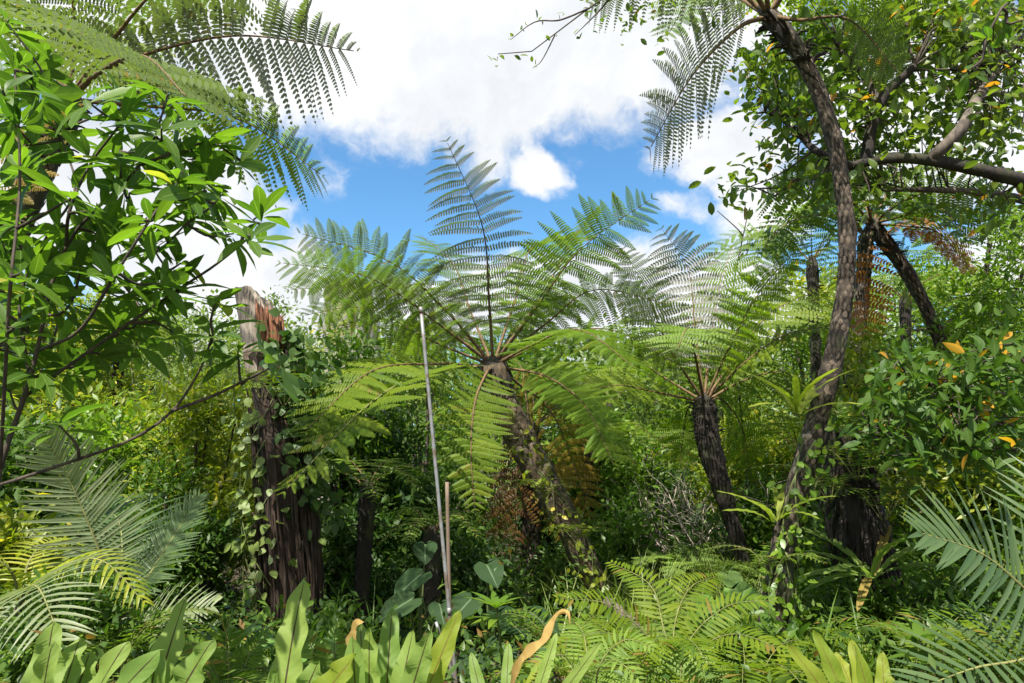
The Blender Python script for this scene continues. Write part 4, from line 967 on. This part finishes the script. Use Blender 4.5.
# ------------------------------------------------------------------ elephant ears and other low plants
def ears(label, px, Y, lv, mat='ear'):
    b = ground(px, Y); sp_ = []
    for x, y, dy, dx, L, tilt in lv:
        sp_.append((at(x, y, Y+dy), np.array((dx, -.75, -.35)), np.array((dx*.2, -tilt, 1.)), L*.78))
    return ear_plant('elephant_ear', label, b, sp_, mat)
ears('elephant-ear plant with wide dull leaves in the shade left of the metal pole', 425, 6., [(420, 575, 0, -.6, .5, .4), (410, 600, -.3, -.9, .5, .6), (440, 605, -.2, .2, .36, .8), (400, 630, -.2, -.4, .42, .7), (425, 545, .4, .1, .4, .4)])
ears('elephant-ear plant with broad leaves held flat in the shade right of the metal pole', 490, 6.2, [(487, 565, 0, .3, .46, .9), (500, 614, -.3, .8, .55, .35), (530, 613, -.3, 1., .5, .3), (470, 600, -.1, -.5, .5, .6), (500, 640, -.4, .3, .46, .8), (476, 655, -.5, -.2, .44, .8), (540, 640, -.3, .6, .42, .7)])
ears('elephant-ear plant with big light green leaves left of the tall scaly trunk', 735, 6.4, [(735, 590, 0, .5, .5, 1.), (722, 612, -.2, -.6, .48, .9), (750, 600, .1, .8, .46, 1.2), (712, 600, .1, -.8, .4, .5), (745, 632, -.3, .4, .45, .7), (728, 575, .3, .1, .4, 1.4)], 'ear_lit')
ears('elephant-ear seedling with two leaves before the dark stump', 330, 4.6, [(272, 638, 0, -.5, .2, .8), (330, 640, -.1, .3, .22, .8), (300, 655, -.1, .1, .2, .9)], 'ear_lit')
# ginger-like stem with a spoke of leaves
def spoke(label, px, pyt, Y, n, L, mat, tiers=2):
    b = ground(px, Y); tpt = at(px-6, pyt, Y); t = thing('whorled_plant', label, 'plant', b); mb = MB(); tube(mb, smooth_path([b, (b+tpt)/2+np.array((.02, 0, 0)), tpt], 10), np.linspace(.012, .006, 10), 6); mb.build('stem', M['stem_green'], t)
    mb = MB()
    for k in range(tiers):
        a = np.arange(n)*2*PI/n+uni(0, 1); D = np.stack((np.cos(a), np.sin(a), np.full(n, .25+.4*k)), 1); leaves(mb, np.repeat((tpt-UP*.08*(1-k))[None], n, 0), D, np.tile(UP, (n, 1)), L*uni(.8, 1.1, n), L*.13, 5, 'lance', .2, .25)
    mb.build('foliage', M[mat], t)
spoke('slender plant with a spoke of narrow leaves on top, among the elephant ears', 502, 608, 5.2, 8, .24, 'bright', 2)
spoke('young plant with a spoke of leaves under the low right palm', 925, 640, 3.6, 7, .2, 'mid', 2)
spoke('thin young plant with a spoke of leaves between fern clumps at the bottom', 245, 640, 3.6, 6, .16, 'bright', 2)

def grass(label, px, Y, n, L, w, mat='grass', spread=.5):
    b = ground(px, Y); t = thing('grass_clump', label, 'grass', b); P = b+RNG.normal(0, 1, (n, 3))*np.array((spread, spread*.6, 0)); P[:, 2] = gz(P[:, 0], P[:, 1])
    a = uni(0, 2*PI, n); e = uni(.15, .9, n); D = np.stack((np.cos(a)*e, np.sin(a)*e, np.ones(n)), 1); mb = MB(); leaves(mb, P, D, nrm(UP*.6-D*.2+np.stack((np.cos(a), np.sin(a), 0*a), 1)*-.5), L*uni(.6, 1.15, n), w, 6, 'blade', .25, uni(.3, .6)); mb.build('foliage', M[mat], t)
grass('pale clump of long grass on the open floor below the shorter shaggy tree fern', 676, 8., 900, .95, .010, 'grass', .62)
grass('smaller pale grass clump beside the dark gap behind the open floor', 735, 10., 420, 1.1, .011, 'grass', .5)
grass('dark grass tuft in the shade left of the metal pole', 395, 6.4, 160, .9, .010, 'mid', .25)
grass('strappy grass tuft at the lower right under the bird\'s nest fern', 840, 5., 160, .6, .012, 'mid', .35)

for lab, px, Y, n, L, mat, bi in [
    ('spreading bright fern in the middle of the open floor', 640, 4.6, 12, .78, 'fern_lit', False),
    ('arching fern with long ladder-like fronds left of the tall trunk\'s foot', 730, 4., 9, .7, 'fern_lit', False),
    ('bright fern at the bottom beside the curling dry leaf', 590, 4., 10, .62, 'fern_lit', False),
    ('lacy fern low in the bottom middle, in front of the open floor', 665, 3.5, 9, .55, 'fern_pale', True),
    ('green sword fern between the two left bird\'s nest ferns', 226, 3.2, 9, .5, 'fern', False),
    ('pale sword fern right of the narrow tall leaf', 330, 3.3, 9, .52, 'fern_pale', False),
    ('shaded sword fern at the foot of the left palm', 140, 4.2, 9, .6, 'fern', False),
    ('fern with bright tips under the dark rooted trunk', 905, 4.6, 10, .7, 'fern', False),
    ('feathery fern at the lower right corner below the stiff palm', 990, 3.6, 10, .6, 'fern_lit', False),
    ('fern spreading between the rooted trunk and the stiff palm', 930, 5.6, 10, .8, 'fern_lit', True),
    ('feathery fern behind the stiff palm, fronds rising from dark stalks', 966, 6.6, 9, 1.25, 'fern_lit', True),
    ('yellow-green fern left of the tall trunk, half in shade', 800, 5.6, 9, .7, 'fern_lit', True),
    ('fern in the shade at the foot of the dark stump', 250, 5.2, 9, .6, 'fern', False),
    ('low fern at the far left bottom corner', 20, 3., 9, .5, 'fern_lit', False),
    ('tufted fern just right of the elephant ears', 560, 5.6, 9, .7, 'fern', False),
    ('wide fern behind the pale grass clump', 690, 9.2, 10, 1.1, 'fern_pale', True),
    ('pale fern by the light green elephant ear', 700, 6., 9, .7, 'fern_pale', False)]:
    ground_fern('ground_fern', lab, ground(px, Y), n, L, mat, bi=bi)

def frond_fern(label, base, fronds, mat, wid=.011, pin=.2, npin=24, r0=.006):
    t = thing('ground_fern', label, 'fern', base)
    for f in fronds:
        lm, sm = MB(), MB(); pts = [base]+[at(*q) for q in f]; d = pts[-1]-base
        pinnate(lm, sm, pts, UP*.8+np.array((d[0]*.15, -.45, 0)), pin=pin, npin=npin, wid=wid, r0=r0, rows=3, angle=(86, 50), droop=.2, vee=.08, fold=.2, prof='lance', bare=.2)
        o = lm.build('frond', M[mat], t); sm.build('stalk', M['stalk_green'], o)
bq = ground(668, 4.3); bq[2] = at(668, 690, 4.3)[2]
frond_fern('big bright fern with long arching ladder-like fronds at the bottom, left of the tall trunk', bq, [
    [(650, 640, 4.25), (610, 605, 4.2), (556, 598, 4.1)], [(640, 650, 4.1), (600, 632, 3.9), (550, 650, 3.7)], [(690, 640, 4.3), (728, 606, 4.3), (776, 600, 4.2)],
    [(700, 650, 4.1), (735, 634, 3.9), (785, 650, 3.7)], [(664, 630, 4.5), (650, 585, 4.7), (610, 562, 5.)], [(674, 630, 4.5), (690, 588, 4.7), (720, 575, 5.)], [(662, 650, 4.), (655, 640, 3.7), (640, 665, 3.4)],
    [(678, 650, 4.), (690, 640, 3.7), (712, 668, 3.4)]], 'fern_lit', .012, .17, 26)
bq = ground(590, 3.4); bq[2] = at(590, 715, 3.4)[2]
frond_fern('pale green fern at the bottom beside the curling dry leaf', bq, [
    [(600, 665, 3.4), (625, 640, 3.4), (655, 648, 3.3)], [(575, 670, 3.4), (560, 655, 3.3), (530, 668, 3.2)], [(598, 670, 3.2), (615, 660, 3.), (640, 680, 2.9)], [(588, 660, 3.6), (582, 630, 3.8), (570, 620, 4.)]], 'fern_pale', .009, .2, 20)
bq = ground(226, 3.3); bq[2] = at(226, 720, 3.3)[2]
frond_fern('upright sword fern between the broad leaf and the narrow tall leaf', bq, [
    [(228, 680, 3.3), (226, 640, 3.3), (232, 612, 3.25)], [(215, 680, 3.3), (200, 650, 3.3), (180, 640, 3.3)], [(238, 680, 3.3), (252, 650, 3.3), (268, 632, 3.3)], [(222, 690, 3.1), (210, 670, 3.), (190, 680, 2.9)]], 'fern', .010, .26, 20)
bq = ground(338, 3.3); bq[2] = at(338, 720, 3.3)[2]
frond_fern('pale upright sword fern right of the narrow tall leaf', bq, [
    [(336, 680, 3.3), (334, 645, 3.3), (338, 618, 3.25)], [(328, 685, 3.3), (315, 655, 3.3), (305, 632, 3.3)], [(346, 685, 3.3), (358, 660, 3.3), (372, 642, 3.3)]], 'fern_pale', .010, .26, 20)

# dead twiggy brush
db = thing('dead_bush', 'tangle of bare pale twigs behind the shorter shaggy tree fern', 'dead bush', ground(690, 10.5)); mb = MB()
def twigs(b, d, l, r, k):
    e = b+d*l; m_ = (b+e)/2+RNG.normal(0, l*.09, 3); tube(mb, smooth_path([b, m_, e], 5), np.linspace(r, r*.6, 5), 4)
    if k:
        for q in range(3): twigs(b+(e-b)*uni(.4, 1), nrm(d+RNG.normal(0, .6, 3)+UP*.05), l*uni(.55, .85), r*.6, k-1)
for q in range(9): twigs(ground(690, 10.5)+RNG.normal(0, .15, 3)*np.array((1, 1, 0)), nrm(np.array((uni(-.8, .6), uni(-.6, .2), 1))), 1.0, .018, 3)
mb.build('branch', M['deadwood'], db)
bt = thing('sapling', 'leggy bare-stemmed sapling poking into the sky between the two big tree ferns', 'sapling', ground(745, 10.)); mb = MB(); q0 = smooth_path([ground(745, 10.), at(738, 380, 10), at(732, 300, 10), at(748, 212, 10)], 30); tube(mb, q0, np.linspace(.03, .008, 30), 6)
for k in (18, 22, 25, 27): tube(mb, smooth_path([q0[k], q0[k]+np.array((uni(-.25, .25), 0, .12)), q0[k]+np.array((uni(-.4, .4), 0, .4))], 6), np.linspace(.012, .006, 6), 5)
mb.build('trunk', M['twig'], bt); mb = MB(); clump(mb, q0[[18, 22, 25, 27, 29]], np.tile(UP, (5, 1)), 6, .1, .35, .06, 3, 'lance'); mb.build('foliage', M['mid'], bt)
fl = thing('fallen_log', 'weathered grey fallen branch lying on the open floor by the grass', 'log', ground(650, 7.)); mb = MB(); tube(mb, smooth_path([ground(600, 7.4)+UP*.5, ground(630, 7.2)+UP*.25, ground(668, 6.8)+UP*.12], 12), np.linspace(.05, .09, 12), 10, .05); mb.build('trunk', M['bark_grey'], fl)
po = thing('wooden_post', 'short pale broken post standing in the dark gap beyond the open floor', 'post', ground(686, 11.)); mb = MB(); tube(mb, smooth_path([ground(687, 11.), at(685, 550, 11.)], 8), np.linspace(.09, .07, 8), 10, .05); mb.build('trunk', M['deadwood'], po)

# ------------------------------------------------------------------ shrubs and trees all round
rows_ = [  # px, top py, Y, width px, leaf, leaf length, label, kw
    (60, 300, 11., 190, 'yellow', .10, 'tall yellow-green tree behind the glossy shrub, at the left edge', {}),
    (170, 322, 13., 170, 'pale', .10, 'pale sunlit tree with bare twigs showing between the glossy shrub and the stump', {'stemmat': 'deadwood'}),
    (215, 385, 9., 150, 'yellow', .085, 'yellow-lit shrub just left of the dark stump', {}),
    (120, 420, 9.5, 160, 'bright', .085, 'bright green shrub above the grey-green palm', {}),
    (30, 440, 7., 120, 'mid', .09, 'mid green shrub at the left edge beneath the glossy branches', {}),
    (40, 535, 5.6, 130, 'yellow', .075, 'low yellow-green bush around the yellow palm at the left edge', {}),
    (175, 470, 8., 120, 'mid', .08, 'dim leafy shrub directly behind the palm fronds', {}),
    (212, 530, 7.8, 80, 'dark', .075, 'dark undershrub between the palm and the stump', {}),
    (100, 600, 4.4, 150, 'mid', .06, 'dark green low bush around the foot of the grey-green palm', {}),
    (352, 346, 9.6, 110, 'mid', .085, 'leafy shrub crowding up in front of the grey sawn stump', {}),
    (425, 325, 13., 170, 'pale', .13, 'tree with drooping pale narrow leaves behind the metal pole', {'hang': .8, 'Wr': .3}),
    (355, 400, 12., 120, 'mid', .10, 'mid green tree between the grey stump and the metal pole', {'hang': .4}),
    (395, 430, 10., 110, 'dark', .09, 'dark glossy shrub left of the metal pole, above the pale tiny ferns', {}),
    (362, 520, 8.8, 100, 'dark', .08, 'dark shrub in shade right of the dark stump', {}),
    (400, 560, 8.6, 110, 'dark', .08, 'dark shrub in shade behind the metal pole\'s lower half', {}),
    (455, 470, 10.5, 100, 'mid', .09, 'shaded shrub under the big hanging frond', {}),
    (600, 425, 12., 120, 'bright', .09, 'bright shrub behind the right droop of the central fern', {}),
    (560, 545, 9.4, 120, 'mid', .08, 'mid green shrub around the foot of the mossy leaning trunk', {}),
    (615, 510, 10., 100, 'mid', .09, 'leafy shrub with lighter upper leaves between the two big fern trunks', {}),
    (660, 470, 12.5, 110, 'dark', .09, 'dark shrub behind the shorter shaggy tree fern', {}),
    (745, 430, 12., 150, 'yellow', .08, 'small-leaved yellow-green shrub right of the shorter shaggy fern', {}),
    (770, 490, 9.6, 100, 'mid', .075, 'green shrub low behind the tall scaly trunk', {}),
    (800, 330, 12.5, 130, 'bright', .10, 'bright tall tree behind the middle of the tall scaly trunk', {}),
    (690, 530, 11.5, 90, 'dark', .08, 'dark bush behind the pale broken post', {}),
    (850, 520, 7.4, 110, 'mid', .075, 'leafy bush around the foot of the dark rooted trunk', {}),
    (960, 500, 7.6, 150, 'bright', .075, 'bright low shrub behind the stiff blue-green palm', {}),
    (930, 590, 5.4, 150, 'mid', .06, 'shaded low bush under the stiff blue-green palm', {}),
    (1010, 440, 8.6, 110, 'yellow', .08, 'yellow-green shrub at the right edge beneath the dark-leaved shrub', {}),
    (820, 590, 5.8, 90, 'mid', .06, 'small leafy bush beside the foot of the tall scaly trunk', {}),
    (480, 560, 8.2, 110, 'dark', .08, 'dark leafy bush behind the elephant ears', {}),
    (540, 480, 11.5, 90, 'dark', .09, 'dark bush behind the small brown-skirted fern', {}),
    (330, 630, 5.2, 100, 'mid', .065, 'leafy low bush around the foot of the dark stump', {}),
    (735, 655, 4.6, 100, 'mid', .06, 'bright leafy bush at the tall trunk\'s foot', {}),
    (1000, 610, 4.8, 130, 'mid', .06, 'dim bush in the lower right corner behind the palm', {}),
]
for px, py, Y, wd, mt, Lf, lab, kw in rows_:
    tall = 'tree' in lab.split(' behind')[0].split(' between')[0].split()
    bush('forest_tree' if tall else 'leafy_shrub', lab, 'tree' if tall else 'shrub', px, py, Y, wd, M[mt], Lf, **kw)
# the further trees, one by one
for k in range(46):
    Y = uni(16, 34); px = -260+1560*((k*.618) % 1); py = 352+RNG.normal(0, 14)+(0 if 300 < px < 780 else -34)
    if px > 780: py -= 30
    bush('forest_tree', 'distant green tree, one of the crowns closing off the back of the clearing', 'tree', px, py, Y, uni(150, 230)*16/Y*1.25, M[['far', 'far', 'yellow', 'mid', 'bright'][k % 5]], .2, n=330, nper=14, group='distant forest trees', zlow=.1)

# ------------------------------------------------------------------ the far wood that closes the view
n = 5200; X = uni(-75, 75, n); Y = 40+RNG.normal(0, 2.5, n); zt = (5.6+1.6*np.sin(X*.31)+1.1*np.sin(X*.83+1)+.8*np.sin(X*1.9))*uni(0, 1, n)**.6
mb = MB(); P = np.stack((X, Y, gz(X, Y)+zt), 1); clump(mb, P, nrm(RNG.normal(0, .6, (n, 3))+np.array((0, -.6, .4))), 12, .42, .5, .55, 1)
g = mb.build('forest', M['far']); g['kind'] = 'stuff'; g['label'] = 'far-off green wood closing the view behind all the trees'
# ------------------------------------------------------------------ ground cover
n = 9000; X = uni(-14, 14, n); Y = 2.2+uni(0, 1, n)**1.2*20; keep = np.abs(X) < Y*.95+1.2; X, Y = X[keep], Y[keep]; n = len(X)
hgt = np.abs(RNG.normal(0, .22, n))*np.clip(Y/5, .3, 1.6); P = np.stack((X, Y, gz(X, Y)+.03+hgt), 1)
mb = MB(); clump(mb, P, nrm(RNG.normal(0, .7, (n, 3))+UP*.5), 11, .075, .45, .08, 1); g = mb.build('undergrowth', M['floor']); g['kind'] = 'stuff'; g['label'] = 'low mixed leafy undergrowth covering the forest floor'
n = 5000; X = uni(-12, 12, n); Y = 2.2+uni(0, 1, n)*14; P = np.stack((X, Y, gz(X, Y)+.02), 1)
mb = MB(); a = uni(0, 6.28, n); leaves(mb, P, np.stack((np.cos(a), np.sin(a), uni(-.1, .3, n)), 1), nrm(UP+RNG.normal(0, .3, (n, 3))), uni(.05, .14, n), uni(.015, .04, n), 3, 'lance', .3, .1); g = mb.build('leaf_litter', M['fern_dead']); g['kind'] = 'stuff'; g['label'] = 'brown dead leaves lying on the forest floor'
